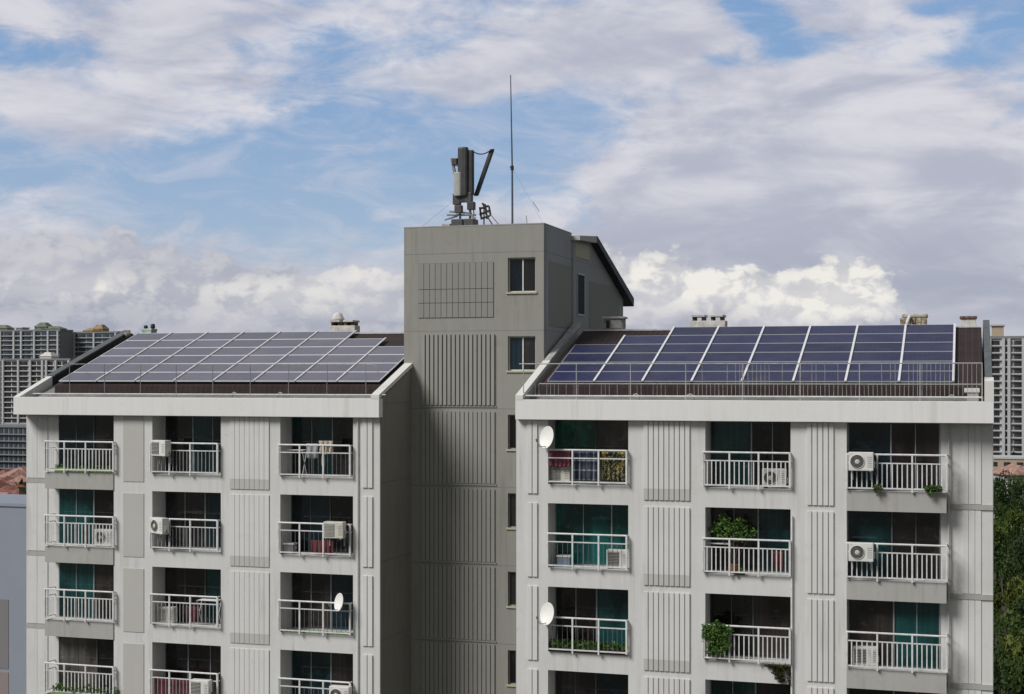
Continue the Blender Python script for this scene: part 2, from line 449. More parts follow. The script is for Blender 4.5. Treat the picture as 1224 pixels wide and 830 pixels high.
WL = [[('navy', 'darkbrown', .57), ('dim', 'deep_teal', .42), ('deep_teal', 'dim', .58)],
      [('teal', 'darkbrown', .57), ('dim', 'navy', .60), ('navy', 'dim', .55)],
      [('teal', 'brown', .57), ('darkbrown', 'deep_teal', .60), ('brown', 'navy', .56)],
      [('greige', 'dim', .62), ('dim', 'darkbrown', .35), ('deep_teal', 'brown', .56)],
      [('dim', 'brown', .5), ('teal', 'dim', .5), ('dim', 'deep_teal', .5)]]
windows_of(left, loc, LC, D, WL)
for k in range(4):
    railing(left, loc, xs(53.5, D - .13), xs(135.5, D - .13), D, k, (.29, .60), .155, .034, 'white_metal', gap=(xs(53, D), xs(76, D)), deep='left')
    g0, g1 = LC[1]['x0'], LC[1]['x1']
    railing(left, loc, g0 - .01, g1 - .07, D, k, (.29, .60), .15, .024, 'white_metal', pmat='grey_picket')
    g0, g1 = LC[2]['x0'], LC[2]['x1']
    railing(left, loc, g0 - .01, g1 - .06, D, k, (.30, .63), .17, .014, 'white_metal', pmat='dim_picket')

# ---- right block
D = DR
right, loc, P = block('apartment_block', 'pale grey apartment block on the right with dark blue solar roof', DR, RX0, RX1, RC, -7.0)
RLOC = loc
roofwork(right, P, DR, -14.50, .80, -13.98, .50)
P(MB().prism(cope(D, D - .25, D + 3.2, .05, .16), -14.50, -14.24), 'coping', 'coping')
P(MB().prism(cope(D, D + 3.201, D + 7.6, .05, .16), -14.49, -14.25), 'coping', 'grey_rail')
P(MB().prism([(D + .102, E - 1.4), (D + .102, E - .68), (D + 7.5, E + 1.88), (D + 13.9, E - .7), (D + 13.9, E - 1.4)], -14.47, -14.27), 'parapet', 'inset')
P(MB().prism([(D - .25, E - .729), (D - .25, E - .10), (D + .25, E + .02), (D + .25, E - .729)], .53, .80), 'parapet', 'coping')
P(MB().prism([(D + .251, E - 1.4), (D + .251, E - .35), (D + 7.4, E + 2.06), (D + 13.9, E - .35), (D + 13.9, E - 1.4)], .56, .78), 'parapet', 'grey_metal')
P(MB().box(.75, .795, D + .53, D + 13.9, 0, E - 1.41), 'side_wall', 'facade')
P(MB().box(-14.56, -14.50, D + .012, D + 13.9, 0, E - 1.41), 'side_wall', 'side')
for k in range(NROW + 1):
    zt = T(k) - (.0 if k else .02); zb = T(k + 1)
    flutes(right, loc, xs(769, D), xs(825, D), zb + .20, zt - .03 if k else zt, D, 9, .034, .05, 'facade2', 'band')
    flutes(right, loc, xs(964, D), xs(997, D), zb + .16, zt - .04 if k else zt, D, 5, .036, .05, 'facade2')
    flutes(right, loc, xs(630, D), xs(643, D), zb + .32, zt - .0, D, 2, .034, .05, 'facade2')
    flutes(right, loc, xs(1150, D + .52), xs(1173, D + .52), zb + .27, zt - .02 + (.10 if k else 0), D + REND + .02, 3, .013, .025, 'facade2')
    P(MB().box(RC[2]['w1'] + .03, .79, D + REND - .025, D + REND + .03, zb + .09, zb + .255), 'floor_band', 'apron')
    P(MB().box(xs(1012, D), xs(1131.3, D), D - .05, D - .0005, zb + .01, T(k) - OPEN - .015), 'balcony_apron', 'apron')
WR = [[('green', 'greige', .52), ('teal', 'dim', .50), ('navy', 'darkbrown', .47)],
      [('bright_teal', 'bright_teal', .72), ('dim', 'deep_teal', .58), ('deep_teal', 'brown', .48)],
      [('darkbrown', 'teal', .53), ('dim', 'brown', .52), ('brown', 'teal', .50)],
      [('brown', 'navy', .52), ('teal', 'darkbrown', .55), ('darkbrown', 'dim', .5)],
      [('dim', 'teal', .5), ('brown', 'dim', .5), ('dim', 'teal', .5)]]
windows_of(right, loc, RC, D, WR)
for k in range(4):
    g0, g1 = RC[0]['x0'], RC[0]['x1']
    railing(right, loc, g0 + .02, g1 - .03, D, k, (.32, .65), .17 if k else .9, .014, 'white_metal', pmat='dim_picket')
    g0, g1 = RC[1]['x0'], RC[1]['x1']
    railing(right, loc, g0 - .06, g1 - .01, D, k, (.31, .645), .145, .034, 'white_metal')
    g0, g1 = RC[2]['x0'], RC[2]['x1']
    railing(right, loc, g0 + .01, xs(1131.5, D - .13), D, k, (.31, .66), .148, .036, 'white_metal', deep='right')

# ------------------------------------------------------------------ stair tower
YT = 51.6; TX0, TX1 = -20.06, -14.64
tl = (-17.35, 53.5, 0)
tower = empty('stair_tower', tl, 'olive grey stair and lift tower rising between the two apartment blocks', 'tower')
Q = lambda mb, n, mt, par=None, **kw: mb.build(n, mt, par or tower, tl, **kw)
wx0, wx1 = U(607, YT), U(640, YT)
TOP = E + 5.58
WZ = [(E + 4.38 - 2.864 * i, E + 3.12 - 2.864 * i) for i in range(6)]
mb = MB().box(TX0, wx0, YT, YT + .25, 0, TOP).box(wx1, TX1, YT, YT + .25, 0, TOP)
zz = TOP
for a, b in WZ:
    mb.box(wx0, wx1, YT, YT + .25, a, zz); zz = b
mb.box(wx0, wx1, YT, YT + .25, 0, zz)
Q(mb, 'wall', 'tower')
Q(MB().box(TX0 + .01, TX1 - .003, YT + .251, 55.5, 0, TOP - .01), 'wall', 'tower_side')
Q(MB().box(TX1 - .002, TX1 + .006, YT + .25, 55.51, 0, TOP - .004), 'side_wall', 'tower_side')
Q(MB().box(TX0 - .008, TX1 + .012, YT - .008, 55.54, TOP - .0005, TOP + .04), 'parapet_cap', 'tower_side')
for i, (a, b) in enumerate(WZ):
    w = window(tower, tl, wx0 + .003, wx1 - .003, a - .003, b + .003, YT + .12, 'navy' if i < 2 else 'dim', 'dim', .52, 'frame_white' if i < 2 else 'frame_grey', .04)
    Q(MB().box(wx0 - .06, wx1 + .06, YT - .05, YT + .119, b - .06, b + .003), 'sill', 'olive', w)
# tiled blind panel near the top
ax, bx = U(500, YT), U(590, YT); az, bz = E + 2.22, E + 4.25
Q(MB().box(ax, bx, YT - .004, YT + .01, az, bz), 'blind_panel', 'grey_metal')
mb = MB(); zs = [0, .27, .52, 1.0]; n = 13
for i in range(n):
    for j in range(3):
        mb.box(ax + (bx - ax) * i / n + .009, ax + (bx - ax) * (i + 1) / n - .009, YT - .028, YT - .003, az + (bz - az) * zs[j] + .010, az + (bz - az) * zs[j + 1] - .010)
Q(mb, 'blind_panel', 'tower_inset')
for i in range(5):
    zt = E + 1.60 - 2.845 * i; zb = E - 1.01 - 2.87 * i
    flutes(tower, tl, U(504, YT), U(592, YT), zb, zt, YT, 17, .052 if i == 0 else .034, .07 if i == 0 else .05, 'flute_tower')
    Q(MB().box(U(502, YT), U(593.5, YT), YT - .03, YT + .01, zb - .075, zb - .012), 'flute_sill', 'flute_tower')
Q(MB().box(TX1, TX1 + .02, Yat(656, TX1), Yat(682, TX1), E + 1.9, E + 4.3), 'blind_panel', 'tower_inset')
# wing behind with a roof falling to the rear
XW = -14.56
Q(MB().prism([(55.52, 30), (55.52, E + 5.32), (58.3, E + 5.45), (64.2, E + 3.55), (64.2, 30)], -20.2, XW), 'rear_wing_wall', 'tower_side')
Q(MB().prism([(55.45, E + 5.325), (55.45, E + 5.50), (58.2, E + 5.72), (58.32, E + 5.46)], -20.5, XW + .28), 'roof_cap', 'inset')
Q(MB().prism([(58.25, E + 5.46), (58.21, E + 5.73), (65.1, E + 3.56), (65.05, E + 3.20)], -20.5, XW + .30), 'roof', 'dark_metal')
Q(MB().box(XW - .01, XW + .02, 55.75, 58.0, E + 4.72, E + 5.30), 'pale_patch', 'olive')  # paler olive plate high on the wing wall
ya, yb = Yat(690, XW), Yat(698, XW)
wz0, wz1 = HX(XW, ya, 375), HX(XW, ya, 328)
w = Q(MB().box(XW - .01, XW + .03, ya - .06, ya, wz0, wz1).box(XW - .01, XW + .03, yb, yb + .06, wz0, wz1).box(XW - .01, XW + .03, ya, yb, wz1, wz1 + .07).box(XW - .01, XW + .03, ya, yb, wz0 - .07, wz0), 'window', 'frame_grey')
Q(MB().box(XW - .01, XW + .008, ya, yb, wz0, wz1), 'pane', 'matt_dark', w)
Q(MB().box(XW - .01, XW + .012, Yat(704, XW), Yat(740, XW), E + 2.0, E + 3.9), 'blind_panel', 'tower_inset')

# ------------------------------------------------------------------ solar arrays
def make_panel(cell, fw=.022):
    def f():
        r = empty('solar_panel', (0, 0, 0))
        w, h = 1.655, .995
        mb = MB().box(0, w, 0, fw, 0, .04).box(0, w, h - fw, h, 0, .04).box(0, fw, fw, h - fw, 0, .04).box(w - fw, w, fw, h - fw, 0, .04)
        mb.build('panel_frame', 'white_strip' if fw > .025 else 'alu', r)
        MB().box(fw, w - fw, fw, h - fw, .012, .034).build('cell_sheet', cell, r)
        return r
    return f
SL = R(19.36); cs, sn = math.cos(SL), math.sin(SL)
def array(D, x0, cell, colour, side, counts):
    pr = Proto(make_panel(cell, .027 if side == 'left' else .024)); y0, z0 = D + 1.145, E - .15
    for i, n in enumerate(counts):
        for j in range(n):
            d = j * 1.01
            pr.put((x0 + 1.674 * i, y0 + d * cs, z0 + d * sn), (SL, 0, 0),
                   f'{colour} solar panel, {ORD[i]} from left in {ORD[j]} row above the eaves, {side} roof', 'solar panel', f'solar panels on the {side} roof')
    def strip():
        sw = .026 if side == 'left' else .036
        r = MB().box(-sw, sw, -.02, 6.05, .042, .075).build('mounting_strip', 'white_strip')
        return r
    ps = Proto(strip)
    for i in range(len(counts) + (1 if side == 'right' else 0)):
        if i == 0: continue
        n = max(counts[i - 1], counts[i] if i < len(counts) else 0)
        o = ps.put((x0 + 1.674 * i - .009, y0, z0), (SL, 0, 0),
                   f'white mounting strip running up the {side} roof, {ORD[i - 1]} from the left', 'mounting strip', f'mounting strips on the {side} roof')
        o.scale = (1, n / 6.0, 1)
    # steel feet and purlins carrying the panels
    for j in range(0, 6, 1):
        cc = [i for i, n in enumerate(counts) if n > j]
        a, b = x0 + 1.674 * cc[0] + .1, x0 + 1.674 * (cc[-1] + 1) - .1
        d = j * 1.01 + .5
        o = MB().box(a, b, y0 + d * cs - .02, y0 + d * cs + .02, z0 + d * sn - .12, z0 + d * sn - .004).build('support_beam', 'steel')
        tag(o, f'thin steel beam hidden under the {ORD[j]} row of solar panels, {side} roof', 'support beam', f'beams under the {side} panels')
array(DL, -33.655, 'cell_sky_sheen', 'light grey', 'left', [6, 6, 6, 6, 6, 6, 5, 4])
array(DR, -13.782, 'cell', 'dark blue', 'right', [4, 5, 6, 6, 6, 6, 6, 6])

# ------------------------------------------------------------------ roof railings
def roof_rail_left():
    r = empty('roof_railing', (-27, DL + .0, E - .73), 'thin grey railing with widely spaced posts along the left eaves', 'railing')
    l = tuple(r.location); y = DL - .03
    x0, x1 = U(84, DL), U(452, DL)
    MB().tube([(x0 - .9, y + 1.9, E + .52), (x0, y, E + .52), (x1 - .35, y, E + .47), (x1 - .08, y, E + .43), (x1, y, E + .30), (x1, y, E - .05)], .014, 6).build('top_rail', 'rust_rail', r, l)
    MB().tube([(xs(40, DL), y, E - .60), (x1 + .3, y, E - .60)], .020, 6).build('bottom_rail', 'white_metal', r, l)
    for i in range(9):
        x = x0 + (x1 - x0 - .45) * i / 8
        MB().tube([(x, y, E - .74), (x + random.uniform(-.03, .03), y, E + .51)], .014, 6).build('post', 'steel', r, l)
roof_rail_left()
def roof_rail_right():
    r = empty('roof_railing', (-7, DR, E - .73), 'picketed railing with three rails along the right eaves', 'railing')
    l = tuple(r.location); y = DR - .03
    x0, x1, xm = U(621, DR), U(1174, DR), U(830, DR)
    MB().tube([(x0, y, E + .47), (x1, y, E + .45)], .020, 6).build('top_rail', 'grey_rail', r, l)
    MB().tube([(U(645, DR), y, E - .20), (x1, y, E - .20)], .018, 6).build('middle_rail', 'grey_rail', r, l)
    MB().tube([(x0 + .2, y, E - .60), (x1, y, E - .60)], .024, 6).build('bottom_rail', 'white_metal', r, l)
    for i in range(9):
        x = x0 + .15 + (x1 - x0 - .15) * i / 8
        MB().tube([(x, y, E - .74), (x, y, E + .46)], .018, 6).build('post', 'grey_rail', r, l)
    mb = MB(); x = xm
    while x < x1 - .05:
        mb.tube([(x, y, E - .60), (x + random.uniform(-.012, .012), y, E + (.45 if x > U(1085, DR) or random.random() < .35 else -.2))], .009, 5); x += .135
    x = U(640, DR)
    while x < xm:
        mb.tube([(x, y, E - .60), (x, y, E - .20)], .007, 4); x += random.choice((.135, .27, .27, .4))
    mb.build('pickets', 'rust_rail', r, l)
roof_rail_right()

# goose-neck pipes by the gutter
def goose():
    pts = [(0, 0, 0), (0, 0, .30), (-.03, 0, .40), (-.12, 0, .45), (-.22, 0, .42), (-.26, 0, .34)]
    return MB().tube([(x * .8, y, z * .85) for x, y, z in pts], .026, 8).build('vent_pipe', 'rust_rail', smooth=True)
pg = Proto(goose)
for px, w in ((764, 'at the left end of the right eaves'), (829, 'second from left along the right eaves'), (1142, 'beside the right end of the right eaves')):
    pg.put((U(px, DR + .5), DR + .5, E - .92), (0, 0, 0), f'white goose neck vent pipe {w}', 'vent pipe', 'goose neck pipes in the gutters')
for px, w in ((277, 'left of the pair on the left eaves'), (332, 'right of the pair on the left eaves')):
    pg.put((U(px, DL + .5), DL + .5, E - .92), (0, 0, 3.0), f'white goose neck vent pipe, {w}', 'vent pipe', 'goose neck pipes in the gutters')
# white box by the right gable
r = empty('equipment_box', (U(1163, DR + .45), DR + .45, E - .92), 'grey equipment box with white lid at the right end of the gutter', 'equipment box')
MB().box(-.17, .17, -.15, .2, .02, .46).build('box_body', 'inset', r, bevel=.01)
MB().box(-.26, .2, -.19, .24, .462, .60).build('lid', 'coping', r, bevel=.01)
for i in range(2): MB().box(-.16 + i * .28, -.10 + i * .28, -.1, .1, 0, .0195).build('foot', 'black', r)

# ------------------------------------------------------------------ roof vents
def roof_z(D, y): return E - .30 + TAN * (6.0 - abs(y - D - 7.0))
def vent_single(D, px, w, hgt, body, cap, label, capw=.10, flare=0., name='roof_vent', back=.9, caph=.10):
    y = D + 7 + back; x = U(px, y); z = roof_z(D, y) - .15
    r = empty(name, (x, y, z), label, 'roof vent', 'vents and flues along the roof ridges')
    h = hgt + .15
    a, b = w / 2, w / 2 + flare
    mb = MB().add([(-b, -b, 0), (b, -b, 0), (b, b, 0), (-b, b, 0), (-a, -a, h), (a, -a, h), (a, a, h), (-a, a, h)], [(3, 2, 1, 0), (4, 5, 6, 7), (0, 1, 5, 4), (1, 2, 6, 5), (2, 3, 7, 6), (3, 0, 4, 7)])
    mb.build('shaft', body, r, bevel=.015)
    MB().box(-a - capw, a + capw, -a - capw, a + capw, h + .002, h + caph).build('cap', cap, r, bevel=.015)
    return r
def vent_twin(D, px, w, label, body='white_concrete', dome=False):
    y = D + 8.0; x = U(px, y); z = roof_z(D, y) - .2
    r = empty('roof_vent', (x, y, z), label, 'roof vent', 'vents and flues along the roof ridges')
    h = .90
    MB().box(-w / 2, w / 2, -.28, .28, 0, h).build('shaft', body, r, bevel=.02)
    for s in (-1, 1):
        MB().box(s * w * .26 - w * .19, s * w * .26 + w * .19, -.36, .36, h + .14, h + .22).build('cap', body, r, bevel=.01)
        for q in (-1, 1): MB().box(s * w * .26 + q * w * .13 - .05, s * w * .26 + q * w * .13 + .05, -.25, .25, h + .001, h + .139).build('cap_support', 'rust', r)
    if dome:
        MB().lathe([(.30, 0), (.24, .1), (.17, .26), (.10, .32), (.02, .33)], 12, (-w * .26, 0, h + .221)).build('cowl', body, r, smooth=True)
    return r
vent_twin(DL, 412, 1.15, 'rust stained twin flue with pale cowl behind the left ridge', dome=True)
vent_twin(DR, 847, 1.35, 'whitewashed twin flue block behind the right ridge')
r = vent_single(DL, 178.5, .46, .52, 'mint', 'mint', 'mint green flue with black cowl on the left ridge', .02, .04)
MB().lathe([(.06, 0), (.10, .05), (.09, .2), (.03, .22)], 10, (.17, 0, .77)).build('cowl', 'black', r, smooth=True)
MB().lathe([(.05, 0), (.09, .05), (.08, .14), (.03, .16)], 10, (-.17, 0, .77)).build('cowl', 'black', r, smooth=True)
vent_single(DR, 1157.5, .50, .62, 'white_concrete', 'rust', 'whitewashed flared flue with rusty cap near the right gable', .05, .06, back=.9)
# stone flue
y = DR + 8.0; r = empty('roof_vent', (U(1092, y), y, roof_z(DR, y) + .12), 'squat rough stone flue block on the right ridge', 'roof vent', 'vents and flues along the roof ridges')
mb = MB()
for i in range(5):
    for j in range(3):
        w = .18; mb.box(-.47 + i * .19 + random.uniform(0, .01), -.47 + i * .19 + .175, -.4 + random.uniform(-.04, .03), .4, j * .2, j * .2 + .19)
mb.build('stone_courses', 'stone', r, bevel=.02)
MB().box(-.5, .5, -.42, .42, -.4, -.001).build('base', 'concrete', r)
MB().box(-.40, .50, -.36, .38, .601, .74).build('cap', 'concrete', r, bevel=.04)
MB().tube([(-.12, -.45, .66), (-.2, -1.3, .35)], .05, 8).build('pipe', 'white_strip', r)
# box vent by the tower
y = DR + 7.6; r = empty('roof_vent', (U(735, y), y, roof_z(DR, y) + .14), 'mossy white box vent beside the stair tower', 'roof vent', 'vents and flues along the roof ridges')
MB().box(-.36, .36, -.3, .3, -.4, .52).build('shaft', 'concrete', r, bevel=.01)
MB().box(-.08, .30, -.315, -.29, .16, .46).build('panel', 'white_concrete', r)
MB().box(-.27, -.14, -.315, -.29, .16, .46).build('louvre', 'black', r)
MB().box(-.42, .42, -.37, .37, .522, .60).build('cap', 'white_concrete', r, bevel=.01)
# broken mortar at the top of the left gable
y = DL + 7.2; r = empty('mortar_rubble', (U(155, y), y, roof_z(DL, y) - .02), 'brown mortar rubble at the peak of the left gable', 'rubble')
for i in range(6):
    mb = MB().lathe([(.02, -.09), (.10, -.05), (.12, .02), (.07, .09), (.02, .11)], 6, (random.uniform(-.3, .35), random.uniform(-.1, .1), random.uniform(.05, .22)))
    mb.build('lump', 'stone' if i % 2 else 'concrete', r)

# ------------------------------------------------------------------ antennas on the tower
YA = 53.2
zt_ = TOP + .05
def zy(px, py, y=YA): return H(px, y, py)
def xy(px, y=YA): return U(px, y)
r = empty('antenna_cluster', (xy(556), YA, zt_), 'cluster of dark cellular panel antennas on a pole atop the tower', 'antenna')
l = tuple(r.location)
B = lambda mb, n, mt, par=None, **kw: mb.build(n, mt, par or r, l, **kw)
B(MB().tube([(xy(562), YA, zt_), (xy(562), YA, zy(562, 185))], .05, 8), 'pole', 'steel')
B(MB().tube([(xy(551), YA - .1, zt_), (xy(551), YA - .1, zy(551, 200))], .045, 8), 'pole', 'steel')
x = xy(557.5); a = MB()
def panel_ant(x, y, z0, z1, w, d, tilt=0., mat='ant_dark', dx=0., cap=True):
    h = z1 - z0
    mb = MB(); n = 12; prof = []
    for k in range(n):
        t = 2 * math.pi * k / n
        prof.append((math.copysign(abs(math.cos(t)) ** .6, math.cos(t)) * w / 2, math.copysign(abs(math.sin(t)) ** .6, math.sin(t)) * d / 2))
    vs = []
    for q, s in ((0, .9), (.03, 1), (.97, 1), (1, .9)):
        vs += [(x + px_ * s + dx * q, y + py_ * s + tilt * q, z0 + h * q) for px_, py_ in prof]
    fs = [(i * n + k, i * n + (k + 1) % n, (i + 1) * n + (k + 1) % n, (i + 1) * n + k) for i in range(3) for k in range(n)]
    fs += [tuple(range(n))[::-1], tuple(range(3 * n, 4 * n))]
    return B(mb.add(vs, fs), 'panel_antenna', mat)
panel_ant(xy(557), YA - .32, zy(557, 236), zy(557, 178), .40, .30, mat='ant_dark')
panel_ant(xy(564.5), YA - .22, zy(564, 234), zy(564, 181), .27, .26, mat='ant_dark')
panel_ant(xy(551.5), YA - .42, zy(551, 236), zy(551, 208), .30, .20, mat='ant_light')
panel_ant(xy(545.8), YA - .2, zy(546, 209), zy(543, 190), .12, .09, dx=-.12, mat='grille_grey')
panel_ant(xy(568), YA + .1, zy(568, 234), zy(587, 178), .18, .15, dx=xy(587.5) - xy(568), mat='ant_dark')
pts = []
for i in range(9):
    t = i / 8; px = 563 + 25 * t; py = 180 + 2 * t + 5 * math.sin(math.pi * t) - 3 * t
    pts.append((xy(px), YA, zy(px, py)))
B(MB().tube(pts, .022, 6), 'cable', 'black')
for (px, py, h_) in ((549, 246, .42), (556, 243, .30), (563, 243, .36), (553, 200, .3), (548, 199, .26), (551, 256, .3), (566, 252, .3)):
    B(MB().box(xy(px) - .14, xy(px) + .14, YA - .38, YA - .14, zy(px, py), zy(px, py) + h_), 'radio_unit', 'grille' if px % 2 else 'ant_dark', bevel=.02)
for px0, px1, y0, y1 in ((537, 571, 258, 258), (534, 549, 264, 259), (571, 562, 262, 256), (540, 566, 254, 256)):
    B(MB().tube([(xy(px0), YA - .25, zy(px0, y0)), (xy(px1), YA - .2, zy(px1, y1))], .035, 6), 'brace', 'steel')
B(MB().tube([(xy(565), YA - .1, zt_ + .2), (xy(567.5), YA - .1, zt_ + .6), (xy(565.5), YA - .1, zy(565, 240))], .022, 6), 'cable', 'black')
for px, w in ((538, .34), (551, .46), (565, .40)):
    B(MB().box(xy(px) - w / 2, xy(px) + w / 2, YA - .5, YA + .1, zt_ + .001, zt_ + (.20 if px == 538 else .36)), 'ballast_block', 'concrete' if px == 538 else 'grille', bevel=.03)
B(MB().tube([(xy(498), YA, zt_), (xy(545), YA, zy(545, 238))], .006, 4), 'guy_wire', 'steel')

r = empty('dipole_antenna', (xy(582), YA, zt_), 'small branching dipole antenna beside the panel antennas', 'antenna'); l = tuple(r.location)
B(MB().tube([(xy(578.5), YA, zt_), (xy(578.5), YA, zy(578, 244))], .03, 6), 'stem', 'ant_dark')
for px0, y0, px1, y1 in ((574, 250, 584, 246), (573.5, 257, 586, 251), (575, 262, 585, 258), (574, 248, 575, 262), (585, 247, 586, 258), (577, 243, 581, 251), (580, 244, 582, 262)):
    B(MB().tube([(xy(px0), YA - .05, zy(px0, y0)), (xy(px1), YA + .05, zy(px1, y1))], .042, 6), 'element', 'ant_dark')
B(MB().tube([(xy(580), YA, zy(580, 255)), (xy(591.5), YA, zt_)], .028, 6), 'leg', 'grille')
B(MB().tube([(xy(584), YA, zy(584, 254)), (xy(600), YA, zt_)], .016, 6), 'leg', 'grille')
B(MB().box(xy(577) - .12, xy(591), YA - .2, YA + .15, zt_ + .001, zt_ + .10), 'base', 'white_concrete', bevel=.02)

r = empty('lightning_mast', (xy(612.3), YA, zt_), 'tall thin dark lightning mast on the tower roof', 'mast'); l = tuple(r.location)
zc_ = zy(612, 201)
B(MB().tube([(xy(612.5), YA, zt_), (xy(612.2), YA, zc_)], .042, 8, .036), 'lower_tube', 'mast')
B(MB().tube([(xy(612.2), YA, zc_), (xy(610.3), YA, zy(610, 90))], .034, 8, .018), 'upper_tube', 'mast')
B(MB().tube([(xy(612.2), YA, zc_ - .08), (xy(612.2), YA, zc_ + .08)], .065, 8), 'collar', 'black')
B(MB().box(xy(609.5), xy(612), YA - .02, YA + .02, zc_ + .02, zc_ + .06), 'bracket', 'black')
B(MB().lathe([(.16, 0), (.16, .03), (.06, .05)], 10, (xy(612.5), YA, zt_ + .001)), 'base_plate', 'steel')
r = empty('whip_antenna', (xy(630), YA, zt_), 'short thin whip antenna near the right corner of the tower', 'antenna'); l = tuple(r.location)
B(MB().tube([(xy(630.5), YA, zt_), (xy(629), YA, zy(629, 258))], .014, 5), 'whip', 'steel')
B(MB().lathe([(.06, 0), (.06, .05), (.02, .06)], 8, (xy(630.5), YA, zt_ + .001)), 'base', 'black')
r = empty('guy_wire', (xy(612.3), YA, zy(612, 201)), 'thin guy wire with strain clamp from the mast to the tower edge', 'guy wire'); l = tuple(r.location)
B(MB().tube([(xy(612.5), YA, zy(612, 201)), (xy(650), YA + .2, zt_)], .004, 4), 'wire', 'steel')
B(MB().tube([(xy(636), YA + .1, zy(636, 241)), (xy(643), YA + .15, zy(643, 252.5))], .016, 5), 'clamp', 'ant_light')

# ------------------------------------------------------------------ air conditioners
def make_ac(mat, square=False, hung=True):
    def f():
        r = empty('air_conditioner', (0, 0, 0)); w, d, h = .76, .30, .58
        MB().box(-w / 2, w / 2, -d, 0, 0, h).build('casing', mat, r, bevel=.02)
        cx, cz, rad = -.11, h / 2, .215
        if square:
            g = MB().box(-.33, .05, -d - .012, -d + .004, .07, h - .07)
            fg = g.build('fan_grille', 'grille_grey' if mat == 'ac_beige' else 'grille', r)
            s = MB()
            for i in range(9): s.box(-.32, .04, -d - .022, -d - .0125, .09 + i * .05, .10 + i * .05)
            s.build('slats', mat, fg)
        else:
            mb = MB(); mb.lathe([(rad, 0), (rad, .010), (.02, .012)], 24)
            mb.xf(Matrix.Translation((cx, -d + .001, cz)) @ Matrix.Rotation(R(90), 4, 'X'))
            fg = mb.build('fan_grille', 'grille', r)
            for rr in (.215, .165, .115):
                pts = [(cx + rr * math.cos(t * math.pi / 12), -d - .016, cz + rr * math.sin(t * math.pi / 12)) for t in range(25)]
                MB().tube(pts, .010 if rr > .2 else .006, 5).build('ring', mat if rr > .2 else 'grille_grey', fg)
            mb = MB().lathe([(.075, 0), (.075, .012), (.03, .02)], 16); mb.xf(Matrix.Translation((cx, -d - .012, cz)) @ Matrix.Rotation(R(90), 4, 'X'))
            mb.build('hub', 'ac_beige', fg)
        p = MB()
        for i in range(6): p.box(.20, .34, -d - .006, -d + .002, .12 + i * .06, .135 + i * .06)
        p.build('side_vent', 'grille_grey', r)
        MB().box(.382, .42, -.2, -.08, .10, .30).build('valve_cover', mat, r, bevel=.008)
        if hung:
            for sx in (-.28, .28):
                MB().box(sx - .02, sx + .02, -d - .01, .08, -.035, -.002).box(sx - .02, sx + .02, .04, .08, -.30, -.036).build('bracket', 'steel', r)
            MB().tube([(.41, -.14, .16), (.47, -.12, .02), (.45, .0, -.14), (.40, .2, -.10)], .022, 6).build('hose', 'grille', r)
        else:
            for sx in (-.28, .28): MB().box(sx - .05, sx + .05, -d + .02, -.02, -.05, -.001).build('foot', 'black', r)
        return r
    return f
AC = {('ac', 0, 1): Proto(make_ac('ac')), ('ac', 1, 1): Proto(make_ac('ac', True)), ('ac_beige', 1, 1): Proto(make_ac('ac_beige', True)),
      ('ac', 0, 0): Proto(make_ac('ac', False, False)), ('ac_beige', 1, 0): Proto(make_ac('ac_beige', True, False)), ('ac', 1, 0): Proto(make_ac('ac', True, False))}
GA, GB = 'air conditioners hung outside balcony railings', 'air conditioners standing inside balconies'
def ac_out(mat, sq, D, px, py, label, rz=0., y=None):
    y = D - .17 if y is None else y
    AC[(mat, sq, 1)].put((U(px, y - .3), y, H(px, y - .3, py) - .29), (0, 0, rz), label, 'air conditioner', GA)
def ac_in(mat, sq, D, px, k, label, dy=.55, lift=.055):
    y = D + dy
    AC[(mat, sq, 0)].put((U(px, y - .3), y, T(k) - OPEN + lift), (0, 0, 0), label, 'air conditioner', GB)
ac_out('ac', 1, DL, 191, 536, 'white air conditioner with square grille outside the top middle balcony, left block', -.30)
ac_out('ac', 0, DL, 190, 629, 'white air conditioner with round fan outside second highest middle balcony, left block', -.45)
ac_out('ac_beige', 1, DL, 398, 634, 'beige air conditioner outside the second highest right balcony, left block')
ac_out('ac', 1, DL, 238, 823, 'white air conditioner outside the lowest visible middle balcony, left block')
ac_out('ac', 0, DL, 405, 831, 'white air conditioner outside the lowest visible right balcony, left block')
ac_out('ac', 0, DR, 1029, 552, 'white air conditioner with round fan outside top right balcony, right block')
ac_out('ac', 0, DR, 1029, 660.5, 'white air conditioner outside the second highest right balcony, right block')
ac_in('ac', 0, DL, 123, 1, 'white air conditioner standing inside second highest left balcony, left block')
ac_in('ac_beige', 1, DL, 197, 2, 'dim beige air conditioner inside third highest middle balcony, left block')
ac_in('ac_beige', 1, DR, 668, 0, 'beige air conditioner under the pink cloth, top left balcony, right block', .48)
ac_in('ac', 1, DR, 738, 1, 'white slatted air conditioner inside second highest left balcony, right block')
ac_in('ac', 0, DR, 925, 0, 'white air conditioner standing inside top middle balcony, right block', .45)
ac_in('ac', 1, DR, 1034, 2, 'white air conditioner inside the third highest right balcony, right block')

